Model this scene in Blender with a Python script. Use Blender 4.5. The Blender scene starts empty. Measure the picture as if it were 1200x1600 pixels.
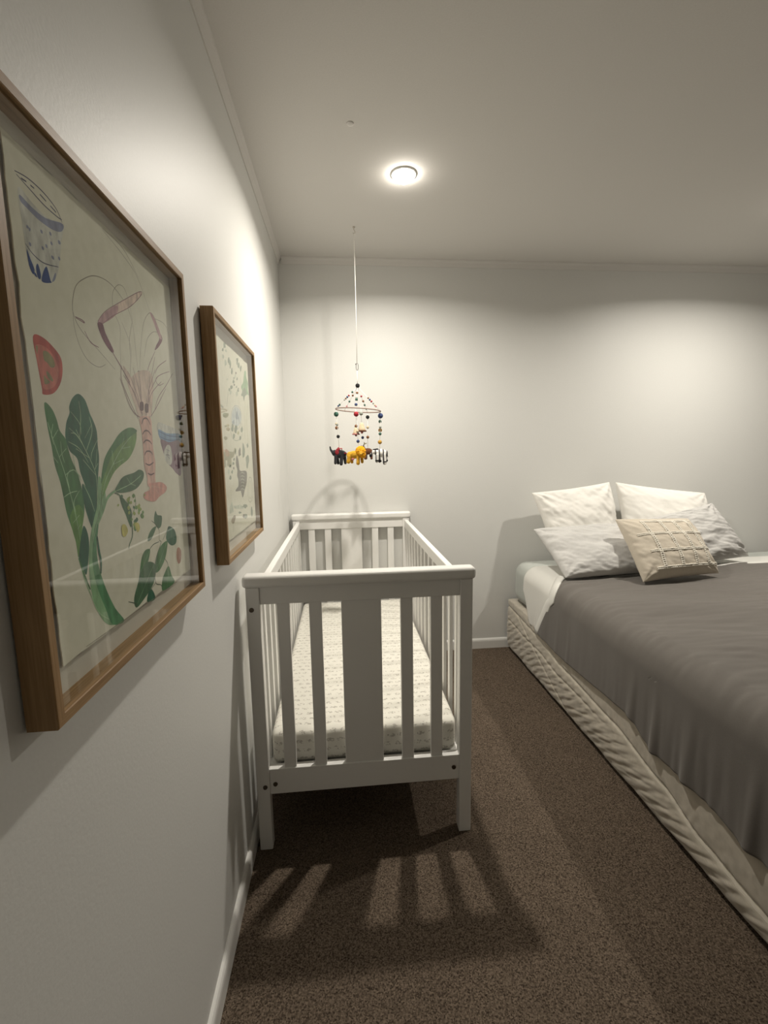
import bpy, bmesh, math, random
from mathutils import Vector, Matrix, noise

scene = bpy.context.scene
COL = scene.collection

# ---------------------------------------------------------------- camera
CAM_POS = Vector((0.3275, 0.0, 1.2973))
YAW, PITCH, ROLL = 0.0915, -0.1332, -0.0172
FOCAL_PX = 704.26
fwd = Vector((math.sin(YAW) * math.cos(PITCH), math.cos(YAW) * math.cos(PITCH), math.sin(PITCH)))
rt0 = Vector((math.cos(YAW), -math.sin(YAW), 0))
up0 = rt0.cross(fwd)
rt = rt0 * math.cos(ROLL) + up0 * math.sin(ROLL)
up = up0 * math.cos(ROLL) - rt0 * math.sin(ROLL)
cam_data = bpy.data.cameras.new('camera')
cam = bpy.data.objects.new('camera', cam_data)
COL.objects.link(cam)
M = Matrix((rt, up, -fwd)).transposed().to_4x4()
M.translation = CAM_POS
cam.matrix_world = M
cam_data.sensor_fit = 'VERTICAL'
cam_data.sensor_height = 24.0
cam_data.sensor_width = 18.0
cam_data.lens = FOCAL_PX / 1600 * 24.0
cam_data.clip_start = 0.02
scene.camera = cam

# ---------------------------------------------------------------- exposure, world
scene.view_settings.view_transform = 'Standard'
scene.view_settings.look = 'None'
scene.view_settings.gamma = 1.0
scene.view_settings.use_curve_mapping = False
scene.view_settings.exposure = 0.0
world = bpy.data.worlds.new('world')
scene.world = world
world.use_nodes = True
world.node_tree.nodes['Background'].inputs[0].default_value = (1, 0.9, 0.78, 1)
world.node_tree.nodes['Background'].inputs[1].default_value = 0.0

ROOM_X, ROOM_Y0, ROOM_Y1, ROOM_H = 4.1, -1.5, 2.768, 2.4
LIGHT_COLOR = (1.0, 0.94, 0.84)
LIGHT_WATTS = 20.0
LIGHT_SPOTS = [(0.61, 1.956), (2.50, 1.956)]
DOME_STRENGTH = 65.0
LAMP_DIAMETER, BEAM_SPREAD = 0.065, 158

# ---------------------------------------------------------------- helpers
def tag(o, label=None, cat=None, group=None, kind=None):
    if label: o['label'] = label
    if cat: o['category'] = cat
    if group: o['group'] = group
    if kind: o['kind'] = kind
    return o

def empty(name, loc=(0, 0, 0)):
    o = bpy.data.objects.new(name, None)
    o.empty_display_size = 0.05
    o.location = loc
    COL.objects.link(o)
    return o

def link(name, bm, mats, parent=None, smooth=False, bevel=0.0, seg=2, origin=None):
    """one bmesh in world coordinates -> one object; with a parent, stored relative to the parent's place"""
    me = bpy.data.meshes.new(name)
    bmesh.ops.recalc_face_normals(bm, faces=bm.faces)
    off = Vector((0, 0, 0))
    if parent is not None:
        off = Vector(parent_world(parent))
    elif origin is not None:
        off = Vector(origin)
    if off.length:
        bmesh.ops.translate(bm, vec=-off, verts=bm.verts)
    bm.to_mesh(me)
    bm.free()
    if not isinstance(mats, (list, tuple)):
        mats = [mats]
    for m in mats:
        me.materials.append(m)
    if smooth:
        for p in me.polygons:
            p.use_smooth = True
    o = bpy.data.objects.new(name, me)
    COL.objects.link(o)
    if parent is not None:
        o.parent = parent
    elif origin is not None:
        o.location = origin
    if bevel:
        b = o.modifiers.new('bevel', 'BEVEL')
        b.width = bevel
        b.segments = seg
        b.limit_method = 'ANGLE'
        b.angle_limit = math.radians(40)
        b.harden_normals = False
    return o

def parent_world(p):
    v = Vector(p.location)
    while p.parent is not None:
        p = p.parent
        v += Vector(p.location)
    return v

def box(bm, a, b, mi=0):
    x0, y0, z0 = a; x1, y1, z1 = b
    vs = [bm.verts.new(c) for c in ((x0,y0,z0),(x1,y0,z0),(x1,y1,z0),(x0,y1,z0),(x0,y0,z1),(x1,y0,z1),(x1,y1,z1),(x0,y1,z1))]
    for f in ((0,3,2,1),(4,5,6,7),(0,1,5,4),(1,2,6,5),(2,3,7,6),(3,0,4,7)):
        fc = bm.faces.new([vs[i] for i in f]); fc.material_index = mi
    return bm

def boxes(*bs):
    bm = bmesh.new()
    for a, b in bs: box(bm, a, b)
    return bm

def sphere(bm, c, r, seg=16, rings=10, mi=0, rot=None):
    if not hasattr(r, '__len__'): r = (r, r, r)
    m = Matrix.Translation(c)
    if rot is not None: m = m @ rot.to_4x4()
    m = m @ Matrix.Diagonal((r[0], r[1], r[2], 1))
    g = bmesh.ops.create_uvsphere(bm, u_segments=seg, v_segments=rings, radius=1, matrix=m)
    for v in g['verts']:
        for f in v.link_faces: f.material_index = mi
    return bm

def tube(bm, pts, r, n=8, mi=0, closed=False, cap=True):
    pts = [Vector(p) for p in pts]
    rs = r if hasattr(r, '__len__') else [r] * len(pts)
    rings = []
    prev = None
    L = len(pts)
    for i, p in enumerate(pts):
        if closed: d = pts[(i + 1) % L] - pts[i - 1]
        else: d = pts[min(i + 1, L - 1)] - pts[max(i - 1, 0)]
        if d.length < 1e-9: d = Vector((0, 0, 1))
        d.normalize()
        if prev is None:
            a = Vector((0, 0, 1)) if abs(d.z) < .9 else Vector((1, 0, 0))
            s = d.cross(a).normalized()
        else:
            s = (prev - d * prev.dot(d))
            s = s.normalized() if s.length > 1e-6 else d.orthogonal().normalized()
        prev = s
        t = d.cross(s)
        rings.append([bm.verts.new(p + (s * math.cos(2*math.pi*k/n) + t * math.sin(2*math.pi*k/n)) * rs[i]) for k in range(n)])
    m = L if closed else L - 1
    for i in range(m):
        a, b = rings[i], rings[(i + 1) % L]
        for k in range(n):
            f = bm.faces.new((a[k], a[(k+1) % n], b[(k+1) % n], b[k])); f.material_index = mi
    if cap and not closed:
        for q in (rings[0], rings[-1]):
            f = bm.faces.new(q); f.material_index = mi
    return bm

def lathe(bm, prof, c, n=32, mi=0):
    """profile [(radius, z)] turned about the vertical through c"""
    rings = []
    for r, z in prof:
        if r < 1e-6: rings.append([bm.verts.new((c[0], c[1], c[2] + z))])
        else: rings.append([bm.verts.new((c[0] + r*math.cos(2*math.pi*k/n), c[1] + r*math.sin(2*math.pi*k/n), c[2] + z)) for k in range(n)])
    for a, b in zip(rings, rings[1:]):
        for k in range(n):
            k2 = (k + 1) % n
            if len(a) == 1 and len(b) == 1: continue
            if len(a) == 1: f = bm.faces.new((a[0], b[k2], b[k]))
            elif len(b) == 1: f = bm.faces.new((a[k], a[k2], b[0]))
            else: f = bm.faces.new((a[k], a[k2], b[k2], b[k]))
            f.material_index = mi
    return bm

def catmull(pts, closed=False, n=5):
    out = []
    L = len(pts)
    if L < 3 and not closed:
        return [tuple(p) for p in pts]
    rng = range(L) if closed else range(L - 1)
    for i in rng:
        if closed: p0, p1, p2, p3 = pts[i-1], pts[i], pts[(i+1) % L], pts[(i+2) % L]
        else: p0, p1, p2, p3 = pts[max(i-1, 0)], pts[i], pts[i+1], pts[min(i+2, L-1)]
        for k in range(n):
            t = k / n
            out.append(tuple(.5*((2*b) + (-a + c)*t + (2*a - 5*b + 4*c - d)*t*t + (-a + 3*b - 3*c + d)*t**3) for a, b, c, d in zip(p0, p1, p2, p3)))
    if not closed: out.append(tuple(pts[-1]))
    return out

def interp(tab, x):
    if x <= tab[0][0]: return tab[0][1]
    for (a, b), (c, d) in zip(tab, tab[1:]):
        if x <= c: 
            t = (x - a) / (c - a); t = t*t*(3 - 2*t)
            return b + (d - b)*t
    return tab[-1][1]

def nz(x, y, z=0.0): return noise.noise(Vector((x, y, z)))

# ---------------------------------------------------------------- materials
def mat(name, color, rough=0.6, spec=0.5, metal=0.0, sheen=0.0, coat=0.0):
    m = bpy.data.materials.new(name)
    m.use_nodes = True
    b = m.node_tree.nodes['Principled BSDF']
    b.inputs['Base Color'].default_value = (*color, 1)
    b.inputs['Roughness'].default_value = rough
    b.inputs['Specular IOR Level'].default_value = spec
    b.inputs['Metallic'].default_value = metal
    if sheen:
        b.inputs['Sheen Weight'].default_value = sheen
        b.inputs['Sheen Roughness'].default_value = 0.4
    if coat: b.inputs['Coat Weight'].default_value = coat
    return m

def add_noise(m, c1, c2, scale=(10, 10, 10), detail=4, lo=.35, hi=.65, bump=0.0, bump_dist=.001, rough=None):
    nt = m.node_tree; N = nt.nodes; Lk = nt.links
    b = N['Principled BSDF']
    tc = N.new('ShaderNodeTexCoord'); mp = N.new('ShaderNodeMapping')
    mp.inputs['Scale'].default_value = scale
    Lk.new(tc.outputs['Object'], mp.inputs['Vector'])
    no = N.new('ShaderNodeTexNoise'); no.inputs['Scale'].default_value = 1; no.inputs['Detail'].default_value = detail
    Lk.new(mp.outputs['Vector'], no.inputs['Vector'])
    cr = N.new('ShaderNodeValToRGB')
    cr.color_ramp.elements[0].position = lo; cr.color_ramp.elements[0].color = (*c1, 1)
    cr.color_ramp.elements[1].position = hi; cr.color_ramp.elements[1].color = (*c2, 1)
    Lk.new(no.outputs['Fac'], cr.inputs['Fac'])
    Lk.new(cr.outputs['Color'], b.inputs['Base Color'])
    if bump:
        bp = N.new('ShaderNodeBump'); bp.inputs['Strength'].default_value = bump; bp.inputs['Distance'].default_value = bump_dist
        Lk.new(no.outputs['Fac'], bp.inputs['Height']); Lk.new(bp.outputs['Normal'], b.inputs['Normal'])
    return m

def wood(name, axis, dark, light):
    m = mat(name, light, .5, .35)
    s = [420, 420, 420]; s[axis] = 14
    return add_noise(m, dark, light, scale=s, detail=5, lo=.3, hi=.7, bump=.15, bump_dist=.0004)

def weave(name, c, amt=.12, scale=900, rough=.9, sheen=.15):
    m = mat(name, c, rough, .15, sheen=sheen)
    return add_noise(m, tuple(v*(1-amt) for v in c), tuple(min(1, v*(1+amt)) for v in c), scale=(scale, scale, scale), detail=3, bump=.25, bump_dist=.0006)

WALL = mat('satin_wall_paint', (.73, .725, .70), .50, .45)
add_noise(WALL, (.722, .72, .692), (.736, .733, .706), scale=(160, 160, 160), detail=2, bump=.25, bump_dist=.0008)
CEIL = mat('ceiling_paint', (.71, .69, .66), .9, .2)
add_noise(CEIL, (.70, .68, .65), (.72, .70, .67), scale=(220, 220, 220), detail=3, bump=.25, bump_dist=.0008)
TRIM = mat('trim_gloss_paint', (.78, .77, .74), .35, .5)
WHITE_PAINT = mat('cot_white_paint', (.83, .82, .79), .38, .5)
CARPET = mat('brown_carpet', (.10, .075, .055), 1.0, .05)
def carpet_nodes():
    nt = CARPET.node_tree; N = nt.nodes; Lk = nt.links; b = N['Principled BSDF']
    tc = N.new('ShaderNodeTexCoord')
    n1 = N.new('ShaderNodeTexNoise'); n1.inputs['Scale'].default_value = 210; n1.inputs['Detail'].default_value = 4; n1.inputs['Roughness'].default_value = .7
    n2 = N.new('ShaderNodeTexNoise'); n2.inputs['Scale'].default_value = 5; n2.inputs['Detail'].default_value = 2
    Lk.new(tc.outputs['Object'], n1.inputs['Vector']); Lk.new(tc.outputs['Object'], n2.inputs['Vector'])
    cr = N.new('ShaderNodeValToRGB'); e = cr.color_ramp.elements
    e[0].position = .38; e[0].color = (.032, .023, .0165, 1)
    e[1].position = .62; e[1].color = (.205, .158, .118, 1)
    vo = N.new('ShaderNodeTexVoronoi'); vo.inputs['Scale'].default_value = 330
    Lk.new(tc.outputs['Object'], vo.inputs['Vector'])
    sp = N.new('ShaderNodeSeparateXYZ'); Lk.new(vo.outputs['Color'], sp.inputs[0])
    mv = N.new('ShaderNodeMapRange'); mv.inputs['To Min'].default_value = .34; mv.inputs['To Max'].default_value = .66
    Lk.new(sp.outputs['X'], mv.inputs['Value'])
    av = N.new('ShaderNodeMix'); av.data_type = 'FLOAT'; av.inputs['Factor'].default_value = .6
    Lk.new(n1.outputs['Fac'], av.inputs['A']); Lk.new(mv.outputs['Result'], av.inputs['B'])
    Lk.new(av.outputs['Result'], cr.inputs['Fac'])
    mx = N.new('ShaderNodeMix'); mx.data_type = 'RGBA'; mx.blend_type = 'MULTIPLY'; mx.inputs['Factor'].default_value = 1
    c2 = N.new('ShaderNodeValToRGB'); c2.color_ramp.elements[0].color = (.85, .85, .85, 1); c2.color_ramp.elements[1].color = (1.1, 1.1, 1.1, 1)
    Lk.new(n2.outputs['Fac'], c2.inputs['Fac'])
    Lk.new(cr.outputs['Color'], mx.inputs['A']); Lk.new(c2.outputs['Color'], mx.inputs['B'])
    Lk.new(mx.outputs['Result'], b.inputs['Base Color'])
    bp = N.new('ShaderNodeBump'); bp.inputs['Strength'].default_value = .6; bp.inputs['Distance'].default_value = .004
    Lk.new(av.outputs['Result'], bp.inputs['Height']); Lk.new(bp.outputs['Normal'], b.inputs['Normal'])
carpet_nodes()
OAK_D, OAK_L = (.25, .145, .058), (.38, .235, .112)
OAK_V = wood('oak_upright', 2, OAK_D, OAK_L)
OAK_H = wood('oak_rail', 1, OAK_D, OAK_L)
METAL = mat('dark_bolt_metal', (.10, .08, .06), .35, .5, .8)
STEEL = mat('steel_clip', (.16, .15, .14), .3, .5, 1.0)
CORD = mat('white_cord', (.85, .83, .78), .8, .2)

def glass_material():
    m = bpy.data.materials.new('picture_glass'); m.use_nodes = True
    nt = m.node_tree; N = nt.nodes; Lk = nt.links
    for n in list(N): N.remove(n)
    out = N.new('ShaderNodeOutputMaterial'); tr = N.new('ShaderNodeBsdfTransparent'); gl = N.new('ShaderNodeBsdfGlossy')
    tr.inputs['Color'].default_value = (.97, .98, .97, 1)
    gl.inputs['Roughness'].default_value = .02
    fr = N.new('ShaderNodeFresnel'); fr.inputs['IOR'].default_value = 1.5
    geo = N.new('ShaderNodeNewGeometry')
    inv = N.new('ShaderNodeMath'); inv.operation = 'SUBTRACT'; inv.inputs[0].default_value = 1
    Lk.new(geo.outputs['Backfacing'], inv.inputs[1])
    mul = N.new('ShaderNodeMath'); mul.operation = 'MULTIPLY'
    Lk.new(fr.outputs['Fac'], mul.inputs[0]); Lk.new(inv.outputs[0], mul.inputs[1])
    mx = N.new('ShaderNodeMixShader')
    Lk.new(mul.outputs[0], mx.inputs['Fac']); Lk.new(tr.outputs[0], mx.inputs[1]); Lk.new(gl.outputs[0], mx.inputs[2])
    Lk.new(mx.outputs[0], out.inputs['Surface'])
    return m
GLASS = glass_material()

def emission(name, c, s):
    m = bpy.data.materials.new(name); m.use_nodes = True
    nt = m.node_tree; N = nt.nodes
    for n in list(N): N.remove(n)
    out = N.new('ShaderNodeOutputMaterial'); e = N.new('ShaderNodeEmission')
    e.inputs['Color'].default_value = (*c, 1); e.inputs['Strength'].default_value = s
    nt.links.new(e.outputs[0], out.inputs['Surface'])
    return m

# ---------------------------------------------------------------- the room
def struct(name, bm, m, bevel=0.0):
    o = link(name, bm, m, bevel=bevel)
    o['kind'] = 'structure'
    return o
W = .1
struct('floor', boxes(((-W, ROOM_Y0 - W, -.1), (ROOM_X + W, ROOM_Y1 + W, 0))), CARPET)
struct('ceiling', boxes(((-W, ROOM_Y0 - W, ROOM_H), (ROOM_X + W, ROOM_Y1 + W, ROOM_H + .1))), CEIL)
struct('wall_left', boxes(((-W, ROOM_Y0 - W, 0), (0, ROOM_Y1 + W, ROOM_H))), WALL)
struct('wall_back', boxes(((0, ROOM_Y1, 0), (ROOM_X, ROOM_Y1 + W, ROOM_H))), WALL)
struct('wall_right', boxes(((ROOM_X, ROOM_Y0 - W, 0), (ROOM_X + W, ROOM_Y1 + W, ROOM_H))), WALL)
struct('wall_front', boxes(((0, ROOM_Y0 - W, 0), (ROOM_X, ROOM_Y0, ROOM_H))), WALL)

def extrude_profile(bm, prof, a, b, inward):
    """profile [(out from wall, z)] run along the wall from a to b (xy points), closed"""
    A = [bm.verts.new((a[0] + inward[0]*d, a[1] + inward[1]*d, z)) for d, z in prof]
    B = [bm.verts.new((b[0] + inward[0]*d, b[1] + inward[1]*d, z)) for d, z in prof]
    n = len(prof)
    for i in range(n):
        j = (i + 1) % n
        bm.faces.new((A[i], A[j], B[j], B[i]))
    bm.faces.new(A); bm.faces.new(B)
    return bm
BASE = [(0, 0), (.012, 0), (.012, .048), (.0105, .056), (.007, .062), (.003, .065), (0, .065)]
CORN = [(0, ROOM_H - .036), (.004, ROOM_H - .036), (.006, ROOM_H - .030), (.012, ROOM_H - .016), (.018, ROOM_H - .008), (.020, ROOM_H - .002), (.020, ROOM_H), (0, ROOM_H)]
struct('baseboard_left', extrude_profile(bmesh.new(), BASE, (0, ROOM_Y0), (0, ROOM_Y1), (1, 0)), TRIM)
struct('baseboard_back', extrude_profile(bmesh.new(), BASE, (.012, ROOM_Y1), (ROOM_X, ROOM_Y1), (0, -1)), TRIM)
struct('trim_1', extrude_profile(bmesh.new(), CORN, (0, ROOM_Y0), (0, ROOM_Y1), (1, 0)), CEIL)
struct('trim_2', extrude_profile(bmesh.new(), CORN, (.02, ROOM_Y1), (ROOM_X, ROOM_Y1), (0, -1)), CEIL)

# ---------------------------------------------------------------- recessed downlights
LENS = emission('lit_lamp_lens', (1, .93, .82), DOME_STRENGTH)
def downlight(x, y, label):
    t = tag(empty('downlight', (x, y, ROOM_H)), label, 'ceiling light', 'recessed downlights in the ceiling')
    rim = lathe(bmesh.new(), [(.043, -.002), (.044, -.005), (.047, -.006), (.051, -.004), (.053, -.001), (.053, 0)], (x, y, ROOM_H), 40)
    link('trim_ring', rim, TRIM, t, smooth=True)
    dome = lathe(bmesh.new(), [(.043, -.002), (.041, -.012), (.034, -.020), (.020, -.026), (0, -.028)], (x, y, ROOM_H), 32)
    link('lamp_lens', dome, LENS, t, smooth=True)
    ld = bpy.data.lights.new('lamp_beam', 'AREA')
    ld.energy = LIGHT_WATTS; ld.color = LIGHT_COLOR
    ld.shape = 'DISK'; ld.size = LAMP_DIAMETER; ld.spread = math.radians(BEAM_SPREAD)
    lo = bpy.data.objects.new('lamp_beam', ld); COL.objects.link(lo)
    lo.parent = t; lo.location = (0, 0, -.030)
    return t
downlight(*LIGHT_SPOTS[0], 'lit round recessed downlight in the ceiling above the white cot')
downlight(*LIGHT_SPOTS[1], 'lit round recessed downlight in the ceiling above the bed')
# ---------------------------------------------------------------- cot
CX0, CX1, CY0, CY1 = .024, .733, 1.36, 2.756
PW, PD = .041, .038
def make_cot():
    t = tag(empty('cot', ((CX0 + CX1)/2, (CY0 + CY1)/2, 0)), 'white painted slatted wooden cot standing on the brown carpet against the wall', 'cot')
    B = .0025
    for (y0, yo) in ((CY0, 0), (CY1 - PD, 0)):
        front = y0 == CY0
        yc = y0 + PD/2
        for x0 in (CX0, CX1 - PW):
            link('post', boxes(((x0, y0, 0), (x0 + PW, y0 + PD, .892))), WHITE_PAINT, t, bevel=B)
        c = boxes(((CX0 - .009, y0 - .008 if front else y0 - .006, .892), (CX1 + .009, y0 + PD + .008 if front else y0 + PD + .006, .930)))
        es = [e for e in c.edges if abs(e.verts[0].co.z - e.verts[1].co.z) > .01]
        bmesh.ops.bevel(c, geom=es, offset=.012, segments=4, affect='EDGES', profile=.5)
        o = link('top_cap', c, WHITE_PAINT, t, bevel=.012, seg=4)
        link('top_rail', boxes(((CX0 + PW, yc - .013, .837), (CX1 - PW, yc + .013, .892))), WHITE_PAINT, t, bevel=.0015)
        link('bottom_rail', boxes(((CX0 + PW, yc - .014, .196), (CX1 - PW, yc + .014, .284))), WHITE_PAINT, t, bevel=.002)
        for a, b in ((.114, .153), (.213, .252), (.501, .540), (.598, .636)):
            link('slat', boxes(((a, yc - .009, .28), (b, yc + .009, .84))), WHITE_PAINT, t, bevel=.0015)
        link('centre_panel', boxes(((.313, yc - .009, .28), (.439, yc + .009, .84))), WHITE_PAINT, t, bevel=.0015)
        if front:
            for x, z in ((.040, .823), (.051, .226), (.083, .231), (.674, .240)):
                yy = y0 if (x < .06) else yc - .014
                b = bmesh.new()
                m = Matrix.Translation((x, yy - .001, z)) @ Matrix.Rotation(math.pi/2, 4, 'X')
                bmesh.ops.create_cone(b, cap_ends=True, segments=20, radius1=.0078, radius2=.0066, depth=.004, matrix=m)
                bmesh.ops.create_cone(b, cap_ends=True, segments=6, radius1=.0034, radius2=.0034, depth=.006, matrix=m)
                link('bolt', b, METAL, t)
    # sides
    ys0, ys1 = CY0 + PD, CY1 - PD
    for s, (xa, xb) in enumerate(((.0435, .0665), (.6985, .7215))):
        gap = .010 if s == 1 else 0
        e = ys1 - gap
        link('side_rail', boxes(((xa, ys0, .835), (xb, e, .882))), WHITE_PAINT, t, bevel=.004, seg=3)
        link('side_bottom_rail', boxes(((xa, ys0, .20), (xb, e, .262))), WHITE_PAINT, t, bevel=.002)
        n = 13
        for k in range(n):
            y = ys0 + (e - ys0)*(k + .72)/(n + .44)
            link('side_slat', boxes(((xa + .005, y - .014, .26), (xb - .005, y + .014, .836))), WHITE_PAINT, t, bevel=.0015)
        b = bmesh.new()
        for y, z in ((ys0 + .012, .79), (ys0 + .012, .33)):
            m = Matrix.Translation(((xa if s else xb), y, z)) @ Matrix.Rotation(math.pi/2, 4, 'Y')
            bmesh.ops.create_cone(b, cap_ends=True, segments=16, radius1=.0045, radius2=.0045, depth=.003, matrix=m)
    # base board under the mattress
    link('base_board', boxes(((.0675, ys0, .252), (.6975, ys1, .268))), WHITE_PAINT, t)
    return t
make_cot()

SHEET = mat('printed_cot_sheet', (.72, .70, .64), .9, .2)
def sheet_nodes():
    nt = SHEET.node_tree; N = nt.nodes; Lk = nt.links; b = N['Principled BSDF']
    tc = N.new('ShaderNodeTexCoord')
    br = N.new('ShaderNodeMapping'); br.inputs['Scale'].default_value = (1, 1, 1)
    Lk.new(tc.outputs['Object'], br.inputs['Vector'])
    sx = N.new('ShaderNodeSeparateXYZ'); Lk.new(br.outputs[0], sx.inputs[0])
    def mth(op, a, bb=None):
        n = N.new('ShaderNodeMath'); n.operation = op
        for i, v in enumerate((a, bb)):
            if v is None: continue
            if isinstance(v, (int, float)): n.inputs[i].default_value = v
            else: Lk.new(v, n.inputs[i])
        return n.outputs[0]
    u = mth('ADD', mth('DIVIDE', sx.outputs['X'], .034), mth('MULTIPLY', sx.outputs['Z'], 6))
    v0 = mth('ADD', sx.outputs['Y'], mth('MULTIPLY', sx.outputs['Z'], -1.0))
    v = mth('DIVIDE', v0, .030)
    row = mth('FLOOR', v)
    u2 = mth('ADD', u, mth('MULTIPLY', row, .5))
    fu = mth('SUBTRACT', mth('FRACT', u2), .5); fv = mth('SUBTRACT', mth('FRACT', v), .5)
    d = mth('SQRT', mth('ADD', mth('MULTIPLY', mth('MULTIPLY', fu, fu), 1.0), mth('MULTIPLY', mth('MULTIPLY', fv, fv), 2.8)))
    no = N.new('ShaderNodeTexNoise'); no.inputs['Scale'].default_value = 150; no.inputs['Detail'].default_value = 2
    Lk.new(tc.outputs['Object'], no.inputs['Vector'])
    inside = mth('LESS_THAN', d, .40)
    marks = mth('GREATER_THAN', no.outputs['Fac'], .52)
    f = mth('MULTIPLY', mth('MULTIPLY', inside, marks), .52)
    mx = N.new('ShaderNodeMix'); mx.data_type = 'RGBA'
    mx.inputs['A'].default_value = (.76, .74, .67, 1); mx.inputs['B'].default_value = (.25, .22, .19, 1)
    Lk.new(f, mx.inputs['Factor']); Lk.new(mx.outputs['Result'], b.inputs['Base Color'])
sheet_nodes()

def puffed_box(a, b, r, nx, ny, nzv, wob, seed):
    """a soft rounded box as a fine grid"""
    bm = bmesh.new()
    bmesh.ops.create_cube(bm, size=2)
    bmesh.ops.subdivide_edges(bm, edges=bm.edges[:], cuts=28, use_grid_fill=True)
    ca = [(p + q)/2 for p, q in zip(a, b)]; h = [(q - p)/2 for p, q in zip(a, b)]
    for v in bm.verts:
        p = Vector(v.co)
        # concentrate the loops at the edges
        p = Vector([math.copysign(abs(c)**.55 if abs(c) < 1 else 1, c) for c in p])
        q = Vector([p[i]*h[i] for i in range(3)])
        inner = Vector([max(-(h[i] - r), min(h[i] - r, q[i])) for i in range(3)])
        d = q - inner
        if d.length > 1e-9:
            m = max(abs(d.x), abs(d.y), abs(d.z))
            d = d.normalized()*min(r, m if (abs(d.x) > 1e-9) + (abs(d.y) > 1e-9) + (abs(d.z) > 1e-9) == 1 else r)
        q = inner + d
        w = wob*(nz(q.x*7 + seed, q.y*7, q.z*9) + .4*nz(q.x*24, q.y*24 + seed, q.z*24))
        q += Vector((w*.5, w*.5, w))
        v.co = q + Vector(ca)
    return bm
mt = tag(empty('cot_mattress', (.382, 2.06, .268)), 'cot mattress in a cream fitted sheet with small grey motifs inside the white cot', 'mattress')
link('fitted_sheet', puffed_box((.070, 1.404, .2705), (.694, 2.712, .386), .022, 0, 0, 0, .0015, 4.2), SHEET, mt, smooth=True)
# ---------------------------------------------------------------- bed
BX0, BX1, BY0, BY1 = 1.388, 3.20, .70, 2.735
VAL = mat('quilted_valance', (.50, .455, .38), .55, .4, sheen=.3)
add_noise(VAL, (.46, .42, .35), (.55, .50, .42), scale=(30, 30, 30), detail=4, bump=.15, bump_dist=.002)
BLACK = mat('black_plastic', (.012, .011, .01), .6, .3)
DUVET = weave('taupe_duvet', (.150, .137, .124), .08, 700, .9, .25)
FITTED = weave('grey_green_fitted_sheet', (.46, .48, .45), .05, 700)
SHEET_W = weave('white_flat_sheet', (.72, .71, .67), .04, 800)
PILLOW_W = weave('white_linen', (.87, .85, .80), .04, 700)
PILLOW_G = weave('light_grey_linen', (.56, .55, .53), .14, 1100)
CUSH = weave('oatmeal_cotton', (.58, .52, .43), .12, 800)
CUSH_L = weave('cream_tufting', (.80, .76, .67), .10, 800)

bed = tag(empty('bed_base', ((BX0 + BX1)/2, (BY0 + BY1)/2, 0)), 'low bed base wrapped in a beige quilted valance under the mattress', 'bed base')
link('base_frame', boxes(((BX0 + .02, BY0 + .02, .035), (BX1 - .02, BY1, .325))), BLACK, bed, bevel=.01)
for fx in (BX0 + .10, BX1 - .10):
    for fy in (BY0 + .12, BY1 - .12):
        link('foot', lathe(bmesh.new(), [(0, 0), (.022, 0), (.022, .036), (0, .036)], (fx, fy, 0), 16), BLACK, bed)
PIPE = [(.70, .070), (.93, .095), (1.118, .112), (1.317, .162), (1.586, .205), (2.0, .226), (2.306, .268), (2.74, .292)]
def seam2(y): return interp(PIPE, y) - .030 - .055*min(1, max(0, (y - 1.5)/1.0))
def valance_x(y, z):
    zp = interp(PIPE, y)
    if z > zp:
        u = (z - zp)/max(.02, .335 - zp)
        out = .003*math.sin(math.pi*min(1, u))**.5 + .0012*nz(y*9, z*14, 3) + .0022*nz(y*45, z*30 + y*20, 9)*max(0, 1 - u*1.6)
        if y > 1.9: out += .003*nz(y*26, z*60, 2)
    else:
        u = (zp - z)/(zp - .028)
        k = y*95 + z*150 + 4*nz(y*3, z*5, 1)
        amp = min(1, 3*u)*min(1, 5*(1 - u) + .3)
        out = .008*math.sin(math.pi*min(1, u*1.02))**.6 + amp*(.0016*math.sin(k) + .0034*nz(y*34 + z*90, z*12, 7) + .0022*nz(y*70 + z*110, z*30, 4))
        if y > 1.55:
            s2 = seam2(y); d = abs(z - s2)
            out -= .007*math.exp(-(d/.006)**2)*min(1, (y - 1.55)*3)
            s3 = .30 - (y - 1.9)*-.05 - .34*abs(2.74 - y)
            out -= .006*math.exp(-((z - s3)/.006)**2)*(1 if y > 1.95 else 0)
    out -= .008*math.exp(-((z - zp)/.006)**2)
    return BX0 - .004 - out
def valance_mesh():
    bm = bmesh.new(); NY, NZ = 640, 60
    rows = []
    for i in range(NY + 1):
        y = BY0 + (BY1 - BY0)*i/NY
        r = []
        for j in range(NZ + 1):
            z = .026 + (.334 - .026)*j/NZ
            zz = z + (.0025*math.sin(y*23) + .003*nz(y*11, 0, 5) if j == 0 else 0)
            r.append(bm.verts.new((valance_x(y, z), y, zz)))
        r.append(bm.verts.new((BX0 + .02, y, .3345))); r.append(bm.verts.new((BX0 + .12, y, .330)))
        rows.append(r)
    for a, b in zip(rows, rows[1:]):
        for j in range(len(a) - 1):
            bm.faces.new((a[j], a[j+1], b[j+1], b[j]))
    # far side and foot, plain
    L = [(BX1 + .01, BY1), (BX1 + .01, BY0 - .004), (BX0 - .006, BY0 - .004)]
    prev = None
    for x, y in L:
        a = bm.verts.new((x, y, .026)); b = bm.verts.new((x, y, .333))
        if prev: bm.faces.new((prev[0], a, b, prev[1]))
        prev = (a, b)
    return bm
v = link('quilted_valance', valance_mesh(), VAL, bed, smooth=True)
md = v.modifiers.new('solid', 'SOLIDIFY'); md.thickness = .006; md.offset = 0
pb = bmesh.new()
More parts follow.
